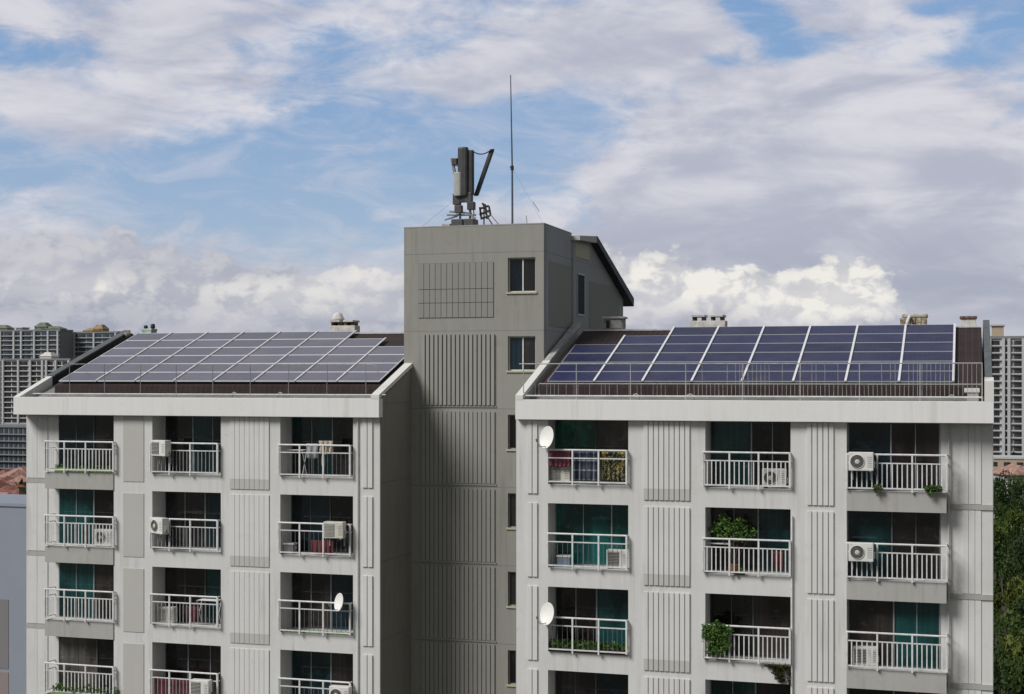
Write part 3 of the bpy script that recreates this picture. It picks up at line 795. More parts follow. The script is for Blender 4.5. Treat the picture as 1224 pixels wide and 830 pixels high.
# ------------------------------------------------------------------ satellite dishes
def make_dish():
    r = empty('satellite_dish', (0, 0, 0)); n = 28; vs = []; fs = []
    rings = [.04, .12, .20, .28, .345, .36]
    for i, rr in enumerate(rings):
        yy = rr * rr * .55 - .07 if i < 5 else .345 ** 2 * .55 - .062
        for k in range(n): vs.append((rr * math.cos(2 * math.pi * k / n) * .92, -yy, rr * math.sin(2 * math.pi * k / n) * 1.06))
    for i in range(len(rings) - 1):
        for k in range(n): fs.append((i * n + k, i * n + (k + 1) % n, (i + 1) * n + (k + 1) % n, (i + 1) * n + k))
    fs.append(tuple(range(n)))
    o = MB().add(vs, fs).build('reflector', 'dish', r, smooth=True)
    so = o.modifiers.new('solid', 'SOLIDIFY'); so.thickness = .015
    MB().tube([(0, .02, -.30), (0, -.25, -.36), (0, -.42, -.20)], .014, 6).build('feed_arm', 'steel', r)
    MB().tube([(0, -.40, -.22), (0, -.46, -.14)], .028, 8).build('feed_horn', 'grille_grey', r)
    MB().tube([(0, .08, 0), (0, .16, -.02), (.0, .22, -.25)], .024, 8).build('mount', 'steel', r)
    return r
pd = Proto(make_dish); GD = 'satellite dishes on the balcony railings'
for px, py, Dd, lab, rz in ((653.5, 523, DR, 'cream satellite dish beside the top left balcony of the right block', -.55), (654, 734, DR, 'white satellite dish beside the third highest left balcony, right block', -.55),
                            (405, 720, DL, 'white satellite dish on the third highest right balcony, left block', .55)):
    y = Dd - .32
    o = pd.put((U(px, y), y, H(px, y, py)), (R(-12), 0, rz), lab, 'satellite dish', GD)
    if Dd == DL: o.scale = (.85, .85, .85); o.rotation_euler.z = -.62

# ------------------------------------------------------------------ plants
def trough(px0, px1, D, k, label, dy=-.02, hgt=.16, tall=.14, n=500, mat='grassblade', box='planter'):
    y = D + dy; x0, x1 = U(px0, y), U(px1, y); z = T(k) - OPEN
    r = empty('planter', ((x0 + x1) / 2, y, z), label, 'planter')
    L = (x1 - x0) / 2
    MB().box(-L, L, .0, .16, .0, hgt).build('trough', box, r, bevel=.01)
    MB().box(-L + .02, L - .02, .02, .14, hgt + .0005, hgt + .01).build('soil', 'soil', r)
    mb = MB()
    for i in range(n):
        p = (random.uniform(-L, L), random.uniform(-.02, .18), hgt + random.uniform(0, tall) * random.uniform(.4, 1))
        mb.leaf(p, random.uniform(.05, .11), .1)
    mb.build('foliage', mat, r); return r
trough(65, 133, DL, 0, 'long green planter trough inside the top left balcony, left block')
trough(62, 140, DL, 3, 'bushy planter in the lowest visible left balcony, left block', -.16, .10, .42, 700, 'leaf')
trough(340, 420, DL, 2, 'low pale mossy planter in the third highest right balcony, left block', .0, .05, .05, 160)
trough(655, 749, DR, 2, 'trough of long green grass in third highest left balcony, right block', -.05, .14, .30, 1500, 'leaf', 'soil')

def clump(mb, c, rad, n, s):
    for i in range(n):
        d = Vector((random.gauss(0, 1), random.gauss(0, 1), random.gauss(0, 1))).normalized() * (random.random() ** .45)
        mb.leaf((c[0] + d.x * rad[0], c[1] + d.y * rad[1], c[2] + d.z * rad[2]), s * random.uniform(.6, 1.3), .4)
def potted(px, D, k, dy, lab, blobs, s=.09):
    y = D + dy; r = empty('potted_plant', (U(px, y), y, T(k) - OPEN), lab, 'plant')
    MB().lathe([(.12, 0), (.17, .28), (.18, .30), (.15, .30)], 14).build('pot', 'pot', r, smooth=False)
    st = MB(); fo = MB()
    for cx, cz, rx, rz_, n in blobs:
        st.tube([(0, 0, .28), (cx * .5, 0, cz * .6), (cx, 0, cz)], .016, 5, .006)
        clump(fo, (cx, 0, cz), (rx, .22, rz_), n, s)
    st.build('stem', 'bark', r); fo.build('foliage', 'leaf', r); return r
potted(878, DR, 1, .30, 'leafy potted shrub rising above the second highest middle railing, right block',
       [(-.62, 1.50, .24, .22, 60), (-.35, 1.70, .22, .30, 90), (-.12, 1.55, .28, .26, 100), (.22, 1.55, .26, .32, 110), (.1, 1.2, .5, .2, 90), (.52, 1.35, .2, .16, 40), (-.45, 1.25, .3, .2, 60)], .11)
# shrub spilling over a railing
y = DR - .20; r = empty('hanging_shrub', (U(858, y), y, T(2) - OPEN), 'bright green shrub spilling over the third highest middle railing, right block', 'plant')
st = MB(); fo = MB()
for cx, cz, rx, rz_, n in [(-.42, 1.12, .12, .14, 60), (-.3, .95, .22, .26, 260), (-.02, 1.12, .26, .22, 280), (-.1, .75, .34, .30, 420), (.2, .8, .2, .28, 240), (.36, 1.0, .16, .18, 110), (-.05, .4, .3, .24, 260), (.22, .45, .16, .22, 90), (-.3, .4, .12, .2, 60), (-.48, .8, .08, .22, 40), (.3, .62, .14, .2, 80)]:
    st.tube([(0, .35, .3), (cx * .6, .2, cz * .8), (cx, 0, cz)], .014, 5, .005); clump(fo, (cx, 0, cz), (rx, .16, rz_), n, .085)
st.build('stem', 'bark', r); fo.build('foliage', 'leaf', r)
MB().lathe([(.14, .0), (.18, .3), (.19, .32), (.15, .32)], 14, (0, .42, .0)).build('pot', 'pot', r)
# dark creeper hanging below a balcony
y = DR - .10; r = empty('creeper', (U(935, y), y, T(2) - OPEN), 'dark olive creeper hanging below the third highest middle balcony, right block', 'plant')
fo = MB()
for cx, cz, rx, rz_, n in [(-.25, -.08, .30, .08, 160), (.08, -.10, .24, .10, 150), (-.12, -.25, .22, .12, 160), (-.10, -.42, .15, .16, 140), (-.02, -.50, .12, .1, 60), (.20, -.30, .07, .26, 110), (.22, -.55, .05, .1, 40), (-.45, -.05, .15, .05, 40)]:
    clump(fo, (cx, .01, cz), (rx, .07, rz_), n, .075)
fo.build('foliage', 'leaf_dark', r)
st = MB()
for x in (-.3, -.1, .1, .21): st.tube([(x, .04, .06), (x * .8, -.01, -.2), (x * .8, .0, -.45)], .010, 5)
st.build('stem', 'bark', r)
# small plants at the top right balcony
def tuft(px, D, k, lab, w, n, y=None, drop=.0):
    y = D - .22 if y is None else y
    r = empty('hanging_plant', (U(px, y), y, T(k) - OPEN), lab, 'plant')
    MB().box(-w * .8, w * .8, -.02, .08, .02, .10).build('trough', 'soil', r)
    fo = MB(); clump(fo, (0, .0, .16), (w, .10, .10), n, .08); clump(fo, (-w * .3, -.02, .0), (w * .35, .06, .14 + drop), n // 3, .07)
    fo.build('foliage', 'leaf', r)
tuft(1116, DR, 0, 'small green plant at right end of top right balcony, right block', .32, 200)
tuft(1049, DR, 0, 'sparse green weed under the air conditioner, top right balcony, right block', .16, 60)
tuft(884, DR, 1, 'thin weed at foot of second highest middle railing, right block', .22, 40, DR - .05)

# drain pipe and clutter
B2 = lambda mb, n, mt: mb.build(n, mt, right, RLOC)
B2(MB().tube([(U(946.5, DR - .06), DR - .06, T(1) - .2), (U(946.5, DR - .06), DR - .06, T(5))], .028, 8), 'drain_pipe', 'white_metal')
B2(MB().tube([(U(1134, DR + .42), DR + .42, T(0)), (U(1134, DR + .42), DR + .42, T(5))], .03, 8), 'drain_pipe', 'inset')
left_pipe = MB().tube([(U(427.5, DL - .05), DL - .05, T(0) - .02), (U(427.5, DL - .05), DL - .05, T(5))], .026, 8).build('drain_pipe', 'facade2', left, LLOC)
def crate(px, D, k, dy, lab, mat, w=.45, h=.34):
    y = D + dy; r = empty('storage_box', (U(px, y), y, T(k) - OPEN), lab, 'box', 'boxes kept on balconies')
    MB().box(-w / 2, w / 2, -.18, .18, .0, h).build('box_body', mat, r, bevel=.02)
    MB().box(-w / 2 - .02, w / 2 + .02, -.2, .2, h + .001, h + .05).build('lid', 'ac', r, bevel=.012)
    for s in (-1, 1): MB().box(s * (w / 2 + .02) - .015, s * (w / 2 + .02) + .015, -.06, .06, h * .6, h * .72).build('handle', 'ac', r)
crate(346, DL, 1, .3, 'dark storage box at left of second highest right balcony, left block', 'trough')
crate(675, DR, 1, .35, 'blue grey storage box in second highest left balcony, right block', 'bluewall_box')

# ------------------------------------------------------------------ cloths and balcony clutter
def clothmat(name, kind, a, b2, c=None):
    m, nt, b = newmat(name); v = coords(nt)
    sp = N(nt, 'ShaderNodeSeparateXYZ'); nt.links.new(v, sp.inputs[0])
    if kind == 'plain': col = ramp(nt, noise(nt, v, 3, 3), [(.35, a), (.65, b2)])
    elif kind == 'check':
        fx = math_(nt, 'LESS_THAN', math_(nt, 'FRACT', math_(nt, 'MULTIPLY', sp.outputs[0], 4.2)), .12)
        fz = math_(nt, 'LESS_THAN', math_(nt, 'FRACT', math_(nt, 'MULTIPLY', sp.outputs[2], 3.1)), .16)
        nn = ramp(nt, noise(nt, v, 5, 4), [(.35, a), (.65, b2)])
        col = mixc(nt, math_(nt, 'MAXIMUM', fx, fz), nn, c)
    else:
        vo = N(nt, 'ShaderNodeTexVoronoi'); vo.inputs['Scale'].default_value = 14; nt.links.new(v, vo.inputs['Vector'])
        col = ramp(nt, vo.outputs['Distance'], [(.22, c), (.36, b2), (.5, a)])
        grad = math_(nt, 'GREATER_THAN', noise(nt, v, 2.2, 2), .56)
        col = mixc(nt, math_(nt, 'MULTIPLY', grad, .55), col, (.36, .24, .05))
    nt.links.new(col, b.inputs['Base Color']); b.inputs['Roughness'].default_value = .9
    return m
M['pink'] = clothmat('pink_blanket', 'plain', (.16, .045, .065), (.22, .07, .10))
M['check'] = clothmat('navy_check_cloth', 'check', (.024, .030, .050), (.045, .055, .085), (.20, .21, .24))
M['floral'] = clothmat('yellow_floral_cloth', 'floral', (.02, .022, .014), (.14, .135, .04), (.32, .29, .17))
M['red'] = clothmat('red_cloth', 'plain', (.13, .028, .035), (.19, .045, .05))
M['beige'] = clothmat('beige_cloth', 'plain', (.36, .30, .24), (.50, .44, .37))
M['maroon'] = clothmat('maroon_cloth', 'plain', (.10, .022, .035), (.16, .04, .055))
M['greycloth'] = clothmat('grey_cloth', 'plain', (.28, .28, .29), (.40, .40, .41))
def cloth(px0, px1, D, k, z_top, z_bot, mat, label, dy=.02, cat='blanket', folds=5, name='hung_cloth', amp=.025):
    y = D + dy; x0, x1 = U(px0, y), U(px1, y); t = T(k)
    r = ((x0 + x1) / 2, y, t - z_bot); nx, nz = 34, 14; vs = []; fs = []
    ph = random.uniform(0, 6)
    for j in range(nz + 1):
        for i in range(nx + 1):
            u, w = i / nx, j / nz
            fold = math.sin(u * folds * 6.28 + ph + w * .8) * amp * (.4 + w) + random.uniform(-.003, .003)
            vs.append(((u - .5) * (x1 - x0) * (1 - .02 * w), fold, (z_bot - z_top) * (1 - w) + math.sin(u * 9 + ph) * .012 * w))
    for j in range(nz):
        for i in range(nx): a = j * (nx + 1) + i; fs.append((a, a + 1, a + nx + 2, a + nx + 1))
    o = MB().add(vs, fs).build(name, mat, smooth=True); o.location = r
    so = o.modifiers.new('solid', 'SOLIDIFY'); so.thickness = .012
    return tag(o, label, cat, 'cloths hung on the balconies')
cloth(656.5, 682, DR, 0, 1.02, 1.58, 'pink', 'pink blanket over the railing of the top left balcony, right block')
cloth(686, 716, DR, 0, 1.05, 2.02, 'check', 'navy checked cloth in the middle of top left railing, right block')
cloth(719.5, 747.5, DR, 0, 1.05, 2.02, 'floral', 'yellow floral cloth at the right of top left railing, right block')
cloth(372, 399, DL, 1, 1.62, 2.10, 'red', 'red blanket low in the second highest right balcony, left block', .12)
cloth(185, 236, DL, 3, 1.30, 2.12, 'maroon', 'maroon blanket in the lowest visible middle balcony, left block', .10)
cloth(222, 236, DL, 2, 1.45, 2.0, 'maroon', 'dim maroon cloth in the third highest middle balcony, left block', .25)
cloth(381, 398, DL, 0, .84, 1.32, 'beige', 'beige clothes drying over the top right railing, left block', -.10, 'laundry', 3, 'drying_laundry', .04)
cloth(366, 380, DL, 0, .96, 1.5, 'greycloth', 'grey towel hanging in the top right balcony, left block', .25, 'laundry', 2, 'drying_laundry', .03)
cloth(384, 388, DL, 0, 1.2, 1.75, 'beige', 'narrow pale sock garment below the drying clothes, left block', -.05, 'laundry', 1, 'drying_laundry', .01)
cloth(922, 936, DR, 1, 1.40, 2.0, 'red', 'red and dark cloth behind second highest middle railing, right block', .3)

# drying rack and stool style clutter on two balconies
def rack(px, D, k, lab):
    y = D + .45; r = empty('drying_rack', (U(px, y), y, T(k) - OPEN), lab, 'drying rack', 'drying racks on balconies')
    for s in (-1, 1):
        MB().tube([(s * .4, -.2, 0), (s * .4, .2, .95)], .014, 6).build('leg', 'white_metal', r)
        MB().tube([(s * .4, .2, 0), (s * .4, -.2, .95)], .014, 6).build('leg', 'white_metal', r)
    mb = MB()
    for i in range(6): mb.tube([(-.4, -.2 + i * .08, .951), (.4, -.2 + i * .08, .951)], .008, 5)
    mb.build('bars', 'white_metal', r)
rack(352, DL, 0, 'white folding drying rack inside the top right balcony, left block')
rack(858, DR, 1, 'white folding drying rack inside second highest middle balcony, right block')
rack(250, DL, 2, 'white folding drying rack inside third highest middle balcony, left block')

# ------------------------------------------------------------------ ground
def ground():
    m, nt, b = newmat('city_ground')
    v = coords(nt, (.01, .01, .01))
    n1 = noise(nt, v, 1.2, 6, .6); n2 = noise(nt, v, 9, 5, .6)
    c = ramp(nt, n1, [(.35, (.035, .05, .022)), (.5, (.07, .07, .06)), (.65, (.11, .105, .095))])
    c = mixc(nt, math_(nt, 'MULTIPLY', n2, .5), c, (.05, .055, .04))
    nt.links.new(c, b.inputs['Base Color']); b.inputs['Roughness'].default_value = .95
    o = MB().add([(-6000, -2000, 0), (6000, -2000, 0), (6000, 9000, 0), (-6000, 9000, 0)], [(0, 1, 2, 3)]).build('ground', m)
    tag(o, kind='structure')
    a = MB().add([(-60, 20, .004), (25, 20, .004), (25, 47, .004), (-60, 47, .004)], [(0, 1, 2, 3)]).build('car_park', simple('asphalt', (.05, .05, .052), .9, var=.25, scale=1))
    tag(a, kind='structure')
    g = MB().add([(24, 230, .004), (150, 230, .004), (170, 470, .004), (22, 470, .004)], [(0, 1, 2, 3)]).build('lawn', leafmat('lawn_green', (.025, .065, .015), (.05, .11, .025), .2))
    tag(g, kind='structure')
ground()

# ------------------------------------------------------------------ distant city
M['far_wall'] = paint('far_wall_haze_tint', (.43, .445, .46), var=.15, streak=.1)  # far walls and beams tinted cooler in place of haze
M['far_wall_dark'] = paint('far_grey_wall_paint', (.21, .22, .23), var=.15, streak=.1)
M['far_beam'] = paint('far_beam_haze_tint', (.48, .495, .51), var=.12, streak=.1)
M['far_glass'] = pane('far_window_glass', (.045, .06, .085), (.09, .11, .14), .2)
M['far_glass_dark'] = pane('far_window_dark', (.035, .033, .033), (.07, .065, .065), .25)
M['tan'] = paint('tan_wall', (.42, .34, .26), var=.2)
M['roof_green'] = simple('green_roof', (.15, .17, .125), .8, var=.4, scale=.3)
M['roof_tan'] = simple('tan_roof', (.32, .22, .12), .8, var=.4, scale=.3)
M['tile'] = simple('clay_tile', (.20, .085, .065), .85, var=.5, scale=.8)
M['tile2'] = simple('pale_clay_tile', (.33, .19, .15), .85, var=.5, scale=.8)
M['bluewall'] = paint('blue_grey_gable_paint', (.27, .30, .36), var=.08, streak=.06)
M['pinkwall'] = paint('dull_pink_wall_paint', (.27, .225, .22), var=.1)
M['bluewall2'] = paint('brown_grey_gable_paint', (.21, .20, .21), var=.08, streak=.06)

def far_block(Y, px0, px1, py_top, label, bays, floors, wall, glass, floor_h=2.8, depth=13, rz=0, fins=None, hats=(), wfrac=.8, hfrac=.62, name='apartment_tower', bandmat=None):
    x0, x1 = U(px0, Y), U(px1, Y); top = H((px0 + px1) / 2, Y, py_top)
    cx = (x0 + x1) / 2; r = empty(name, (cx, Y, 0), label, 'apartment tower', 'apartment towers in the distance'); r.rotation_euler.z = rz
    L = (x1 - x0) / 2
    MB().box(-L, L, 0, depth, 0, top).build('wall', wall, r)
    MB().box(-L - .3, L + .3, -.5, depth + .3, top + .002, top + 1.0).build('parapet', 'far_wall_dark', r)
    bw = 2 * L / bays
    w0 = None
    for k in range(floors):
        for i in range(bays):
            x = -L + bw * (i + .5); z = top - floor_h * (k + 1) + .35
            if w0 is None:
                w0 = MB().box(-bw * wfrac / 2, bw * wfrac / 2, -.12, .05, 0, floor_h * hfrac).build('window', glass, r); w = w0
                MBf = MB().box(-.06, .06, -.2, -.121, 0, floor_h * hfrac)
            else: w = w0.copy(); COL.objects.link(w); w.parent = r
            w.location = (x, 0, z)
    s0 = None
    for k in range(floors):
        z = top - floor_h * (k + 1)
        if s0 is None: s0 = MB().box(-L, L, -.9, .02, 0, .5).build('floor_slab', bandmat or wall, r); s = s0
        else: s = s0.copy(); COL.objects.link(s); s.parent = r
        s.location = (0, 0, z - .25)
    f0 = None
    for fx in (fins or []):
        x = -L + 2 * L * fx
        if f0 is None: f0 = MB().box(-.55, .55, -1.3, .03, 0, floor_h * floors + .5).build('fin', 'far_beam', r); f = f0
        else: f = f0.copy(); COL.objects.link(f); f.parent = r
        f.location = (x, 0, top - floor_h * floors - .5)
    for hat in hats:
        fx, hw, hh, mt = hat[:4]; x = -L + 2 * L * fx
        if len(hat) > 4:
            MB().box(x - hw, x + hw, 2, 9, top + 1.003, top + hh - .6).build('rooftop_house', mt, r)
            MB().box(x - hw - .5, x + hw + .5, 1.4, 9.6, top + hh - .598, top + hh).build('rooftop_slab', 'far_beam', r)
            continue
        mb = MB().box(x - hw, x + hw, 2, 9, top + 1.003, top + hh * .5)
        mb.add([(x - hw * 1.1, 1.6, top + hh * .5 + .002), (x + hw * 1.1, 1.6, top + hh * .5 + .002), (x + hw * 1.1, 9.4, top + hh * .5 + .002), (x - hw * 1.1, 9.4, top + hh * .5 + .002), (x - hw * .45, 4, top + hh), (x + hw * .45, 4, top + hh), (x + hw * .45, 7, top + hh), (x - hw * .45, 7, top + hh)],
               [(3, 2, 1, 0), (4, 5, 6, 7), (0, 1, 5, 4), (1, 2, 6, 5), (2, 3, 7, 6), (3, 0, 4, 7)])
        mb.build('rooftop_house', mt, r)
    return r
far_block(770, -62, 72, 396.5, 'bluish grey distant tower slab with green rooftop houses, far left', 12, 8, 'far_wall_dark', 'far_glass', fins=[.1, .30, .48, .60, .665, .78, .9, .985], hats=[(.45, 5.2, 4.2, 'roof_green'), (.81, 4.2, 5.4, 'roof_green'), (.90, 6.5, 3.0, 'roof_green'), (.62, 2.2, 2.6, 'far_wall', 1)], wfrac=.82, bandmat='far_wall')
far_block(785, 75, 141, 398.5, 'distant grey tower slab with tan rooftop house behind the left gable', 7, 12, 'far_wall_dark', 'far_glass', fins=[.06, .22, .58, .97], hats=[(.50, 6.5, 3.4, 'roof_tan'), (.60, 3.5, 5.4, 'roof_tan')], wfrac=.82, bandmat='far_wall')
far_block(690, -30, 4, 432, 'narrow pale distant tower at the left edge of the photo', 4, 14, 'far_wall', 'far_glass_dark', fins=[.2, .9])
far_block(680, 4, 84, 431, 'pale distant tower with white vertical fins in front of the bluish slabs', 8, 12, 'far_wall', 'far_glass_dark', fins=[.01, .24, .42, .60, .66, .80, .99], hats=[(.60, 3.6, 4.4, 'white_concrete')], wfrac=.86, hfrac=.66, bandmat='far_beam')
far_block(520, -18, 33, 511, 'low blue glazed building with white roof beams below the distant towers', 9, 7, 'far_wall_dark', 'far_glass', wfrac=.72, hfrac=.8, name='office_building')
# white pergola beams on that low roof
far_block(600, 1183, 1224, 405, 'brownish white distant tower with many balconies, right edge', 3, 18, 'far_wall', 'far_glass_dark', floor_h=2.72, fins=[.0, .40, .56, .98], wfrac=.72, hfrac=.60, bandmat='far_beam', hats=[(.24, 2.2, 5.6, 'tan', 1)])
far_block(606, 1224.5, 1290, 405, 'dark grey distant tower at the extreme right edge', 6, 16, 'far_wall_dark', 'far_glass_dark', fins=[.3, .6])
def low(Y, px0, px1, py_top, py_bot, lab, wall, nm='low_building', depth=12):
    x0, x1 = U(px0, Y), U(px1, Y); a = H(px0, Y, py_top); L = (x1 - x0) / 2
    r = empty(nm, ((x0 + x1) / 2, Y, 0), lab, 'building')
    MB().box(-L, L, 0, depth, 0, a).build('wall', wall, r)
    MB().box(-L - .3, L + .3, -.3, depth + .3, a + .002, a + .7).build('parapet', 'far_beam', r)
    n = max(2, int(2 * L / 4))
    w0 = None
    for fl in range(3):
        for i in range(n):
            if w0 is None: w = w0 = MB().box(-1.1, 1.1, -.08, .05, 0, 1.5).build('window', 'far_glass_dark', r)
            else: w = w0.copy(); COL.objects.link(w); w.parent = r
            w.location = (-L + 2 * L * (i + .5) / n, 0, a - 2.6 - 3.1 * fl)
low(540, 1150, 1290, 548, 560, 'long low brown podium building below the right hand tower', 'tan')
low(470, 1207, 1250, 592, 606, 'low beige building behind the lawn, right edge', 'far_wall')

def gable_house(x, y, w, d, h, rz, wall, tile, lab, z=0):
    r = empty('house', (x, y, z), lab, 'house', 'small houses among the far trees and roofs'); r.rotation_euler.z = rz
    MB().box(-w / 2, w / 2, -d / 2, d / 2, 0, h).build('wall', wall, r)
    e = .5; rh = w * .30
    MB().add([(-w / 2 - e, -d / 2 - e, h), (w / 2 + e, -d / 2 - e, h), (w / 2 + e, d / 2 + e, h), (-w / 2 - e, d / 2 + e, h), (0, -d / 2 + d * .22, h + rh), (0, d / 2 - d * .22, h + rh),
              (-w / 2 - e, -d / 2 - e, h - .25), (w / 2 + e, -d / 2 - e, h - .25), (w / 2 + e, d / 2 + e, h - .25), (-w / 2 - e, d / 2 + e, h - .25)],
             [(0, 1, 4), (1, 2, 5, 4), (2, 3, 5), (3, 0, 4, 5), (6, 9, 8, 7), (0, 6, 7, 1), (1, 7, 8, 2), (2, 8, 9, 3), (3, 9, 6, 0)]).build('roof', tile, r)
    for fl in range(int(h // 3)):
        for i in (-1, 0, 1):
            MB().box(i * w * .28 - .6, i * w * .28 + .6, -d / 2 - .06, -d / 2 + .03, fl * 3 + .9, fl * 3 + 2.2).build('window', 'far_glass_dark', r)
hs = [(4, 405, 592, 'red tiled house nearest the left frame edge'), (13, 440, 586, 'brown roofed house beside the blue grey gable'), (24, 420, 590, 'pale house with red roof touching the left block wall'),
      (28, 455, 575, 'white house with mottled roof behind the red one'), (8, 470, 578, 'dark red roofed house at back of the cluster'), (20, 480, 570, 'small tan roofed house behind the cluster'), (-6, 430, 582, 'red roofed house half outside the left frame')]
hs += [(1, 350, 600, 'low red roofed house just above the blue grey gable'), (12, 360, 598, 'low white house just above the blue grey gable'), (25, 352, 603, 'tiny brown roofed house beside the block corner'), (17, 395, 590, 'mottled red roof in the middle of the cluster'),
       (31, 385, 596, 'white walled house half behind the left block'), (10, 500, 568, 'dull red roofed house highest in the cluster'), (27, 500, 566, 'orange roofed house at top beside the block')]
for i, (px, Y, py, lab) in enumerate(hs):
    zt = H(px, Y, py); h = max(3.5, zt)
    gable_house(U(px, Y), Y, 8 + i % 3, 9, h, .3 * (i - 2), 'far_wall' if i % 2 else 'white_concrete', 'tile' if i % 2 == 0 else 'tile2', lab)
for px, Y, py, lab in ((1214, 330, 566, 'pink roofed house between the trees, right edge'), (1192, 345, 585, 'pale pink house just right of the right block wall')):
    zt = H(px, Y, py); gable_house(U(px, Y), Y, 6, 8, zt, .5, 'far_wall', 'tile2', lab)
# near blue grey gable at the lower left
Y = 104; x1 = U(31.5, Y); zt = H(31, Y, 606)
r = empty('gable_building', (x1 - 9, Y, 0), 'plain blue grey gable end of a nearby building, lower left', 'building'); l = tuple(r.location)
MB().box(x1 - 19, x1, Y, Y + 8, 0, zt).build('wall', 'bluewall', r, l)
MB().box(x1 - 19.1, x1 + .1, Y - .1, Y + 8.1, zt + .002, zt + .25).build('parapet_cap', 'bluewall', r, l)
MB().box(x1 - 19, U(10, Y - .03), Y - .03, Y - .0005, H(10, Y, 800), H(10, Y, 717)).build('painted_panel', 'bluewall2', r, l)
MB().box(x1 - 19, U(10, Y - .03), Y - .032, Y - .0005, 8, H(10, Y, 804)).build('painted_panel', 'pinkwall', r, l)

# ------------------------------------------------------------------ trees
def make_tree(seed, hgt, rad, mat):
    def f():
        random.seed(seed)
        r = empty('tree', (0, 0, 0)); tr = MB(); fo = MB()
        tr.tube([(0, 0, -.3), (.1, .05, hgt * .25), (-.1, .1, hgt * .5), (.05, 0, hgt * .8)], hgt * .028, 8, hgt * .008)
        for i in range(22):
            t = random.uniform(.20, .98); z = hgt * t
            prof = math.sin(math.pi * min(1, (t - .12) / .9)) ** .6
            a = random.uniform(0, 6.28); q = rad * prof * random.uniform(.35, 1.0)
            c = Vector((q * math.cos(a), q * math.sin(a), z))
            if i % 2 == 0: tr.tube([(0, 0, z * .7), c * .6 + Vector((0, 0, z * .32)), c], hgt * .009, 5, hgt * .003)
            cr = rad * random.uniform(.18, .36)
            for j in range(270):
                d = Vector((random.gauss(0, 1), random.gauss(0, 1), random.gauss(0, 1))).normalized() * random.random() ** .4
                fo.leaf(c + Vector((d.x * cr, d.y * cr, d.z * cr * .75)), random.uniform(.20, .42), .5)
        tr.build('trunk', 'bark', r); fo.build('crown', mat, r); return r
    return f
M['tree_a'] = leafmat('tree_leaf_dark', (.005, .012, .003), (.062, .115, .02), .30)
M['tree_b'] = leafmat('tree_leaf_mid', (.007, .016, .004), (.080, .14, .022), .30)
M['tree_c'] = leafmat('tree_leaf_yellowish', (.010, .020, .004), (.11, .14, .022), .32)
TP = [Proto(make_tree(3, 15, 4.6, 'tree_a')), Proto(make_tree(11, 13, 5.0, 'tree_b')), Proto(make_tree(23, 11, 3.8, 'tree_c'))]
KIND = ['dark green', 'mid green', 'yellowish green']
spots = [(1199, 130, 728, 0), (1222, 138, 742, 1), (1192, 150, 690, 1), (1212, 160, 700, 2), (1236, 155, 705, 0), (1202, 178, 655, 0), (1228, 185, 668, 1), (1190, 198, 632, 2), (1216, 215, 640, 0),
         (1200, 240, 606, 1), (1240, 235, 622, 0), (1191, 275, 580, 0), (1205, 290, 566, 0), (1221, 270, 612, 2), (1198, 320, 556, 1), (1196, 118, 768, 2), (1216, 112, 785, 0), (1232, 300, 600, 1), (1260, 140, 720, 0), (1262, 200, 650, 1)]
where = ['lowest row beside the block', 'lowest row at the frame edge', 'second row beside the block', 'second row in mid strip', 'second row outside the frame edge', 'third row mid strip', 'third row right edge', 'fourth row hugging the wall', 'fourth row at right', 'fifth row centre', 'fifth row far right', 'back row hugging the wall', 'topmost back row beside pink house', 'back row near the lawn', 'furthest tree under the podium', 'foremost small tree by wall', 'foremost tree in bottom corner', 'behind the lawn edge', 'front outside right edge', 'middle outside right edge']
tp = []
for i, (px, Y, py, kd) in enumerate(spots):
    random.seed(100 + i)
    z = H(px, Y, py); base = (15, 13, 11)[kd]; s = random.uniform(.85, 1.2)
    o = TP[kd].put((U(px, Y), Y, 0), (0, 0, random.uniform(0, 6.28)), f'{KIND[kd]} leafy tree right of the right block, {where[i]}', 'tree', 'trees right of the right block')
    k = z / base
    o.scale = (max(.85, k * .62), max(.85, k * .62), k)
    tp.append(o)

# woodland and low hills that fill the valley beyond
random.seed(55)
mb = MB()
for i in range(2600):
    Y = 240 + 1500 * random.random() ** 1.6; X = random.uniform(-.75, .75) * Y - .1 * Y
    px, _z = MID + FOC * (X * c_ + Y * s_) / dep(X, Y), 0
    if Y < 560 and -20 < px < 40: continue
    if 24 < X < 165 and 230 < Y < 470: continue
    s = random.uniform(.8, 1.5) * (1 + Y / 900); h = random.uniform(5, 9)
    for j in range(26):
        d = Vector((random.gauss(0, 1), random.gauss(0, 1), random.gauss(0, .8))).normalized()
        mb.leaf((X + d.x * 3.2 * s, Y + d.y * 3.2 * s, h * .6 + (d.z + .6) * 2.6 * s), 2.6 * s, .6)
tag(mb.build('woodland', leafmat('woodland_leaf', (.012, .026, .008), (.05, .085, .022), .05)), kind='stuff')
n = 90; vs = []; fs = []
for i in range(n + 1):
    a = -1.2 + 2.4 * i / n; hh = 45 + 40 * math.sin(a * 5.1) ** 2 + 22 * math.sin(a * 17 + 1) + 10 * math.sin(a * 41)
    for rr, z in ((3600, -1), (4300, max(20, hh)), (5600, -1)): vs.append((math.sin(a) * rr, math.cos(a) * rr, z))
for i in range(n):
    for k in range(2): q = i * 3 + k; fs.append((q, q + 3, q + 4, q + 1))
tag(MB().add(vs, fs).build('hills', leafmat('hill_cover', (.03, .045, .028), (.06, .08, .05), .004), smooth=True), kind='structure')

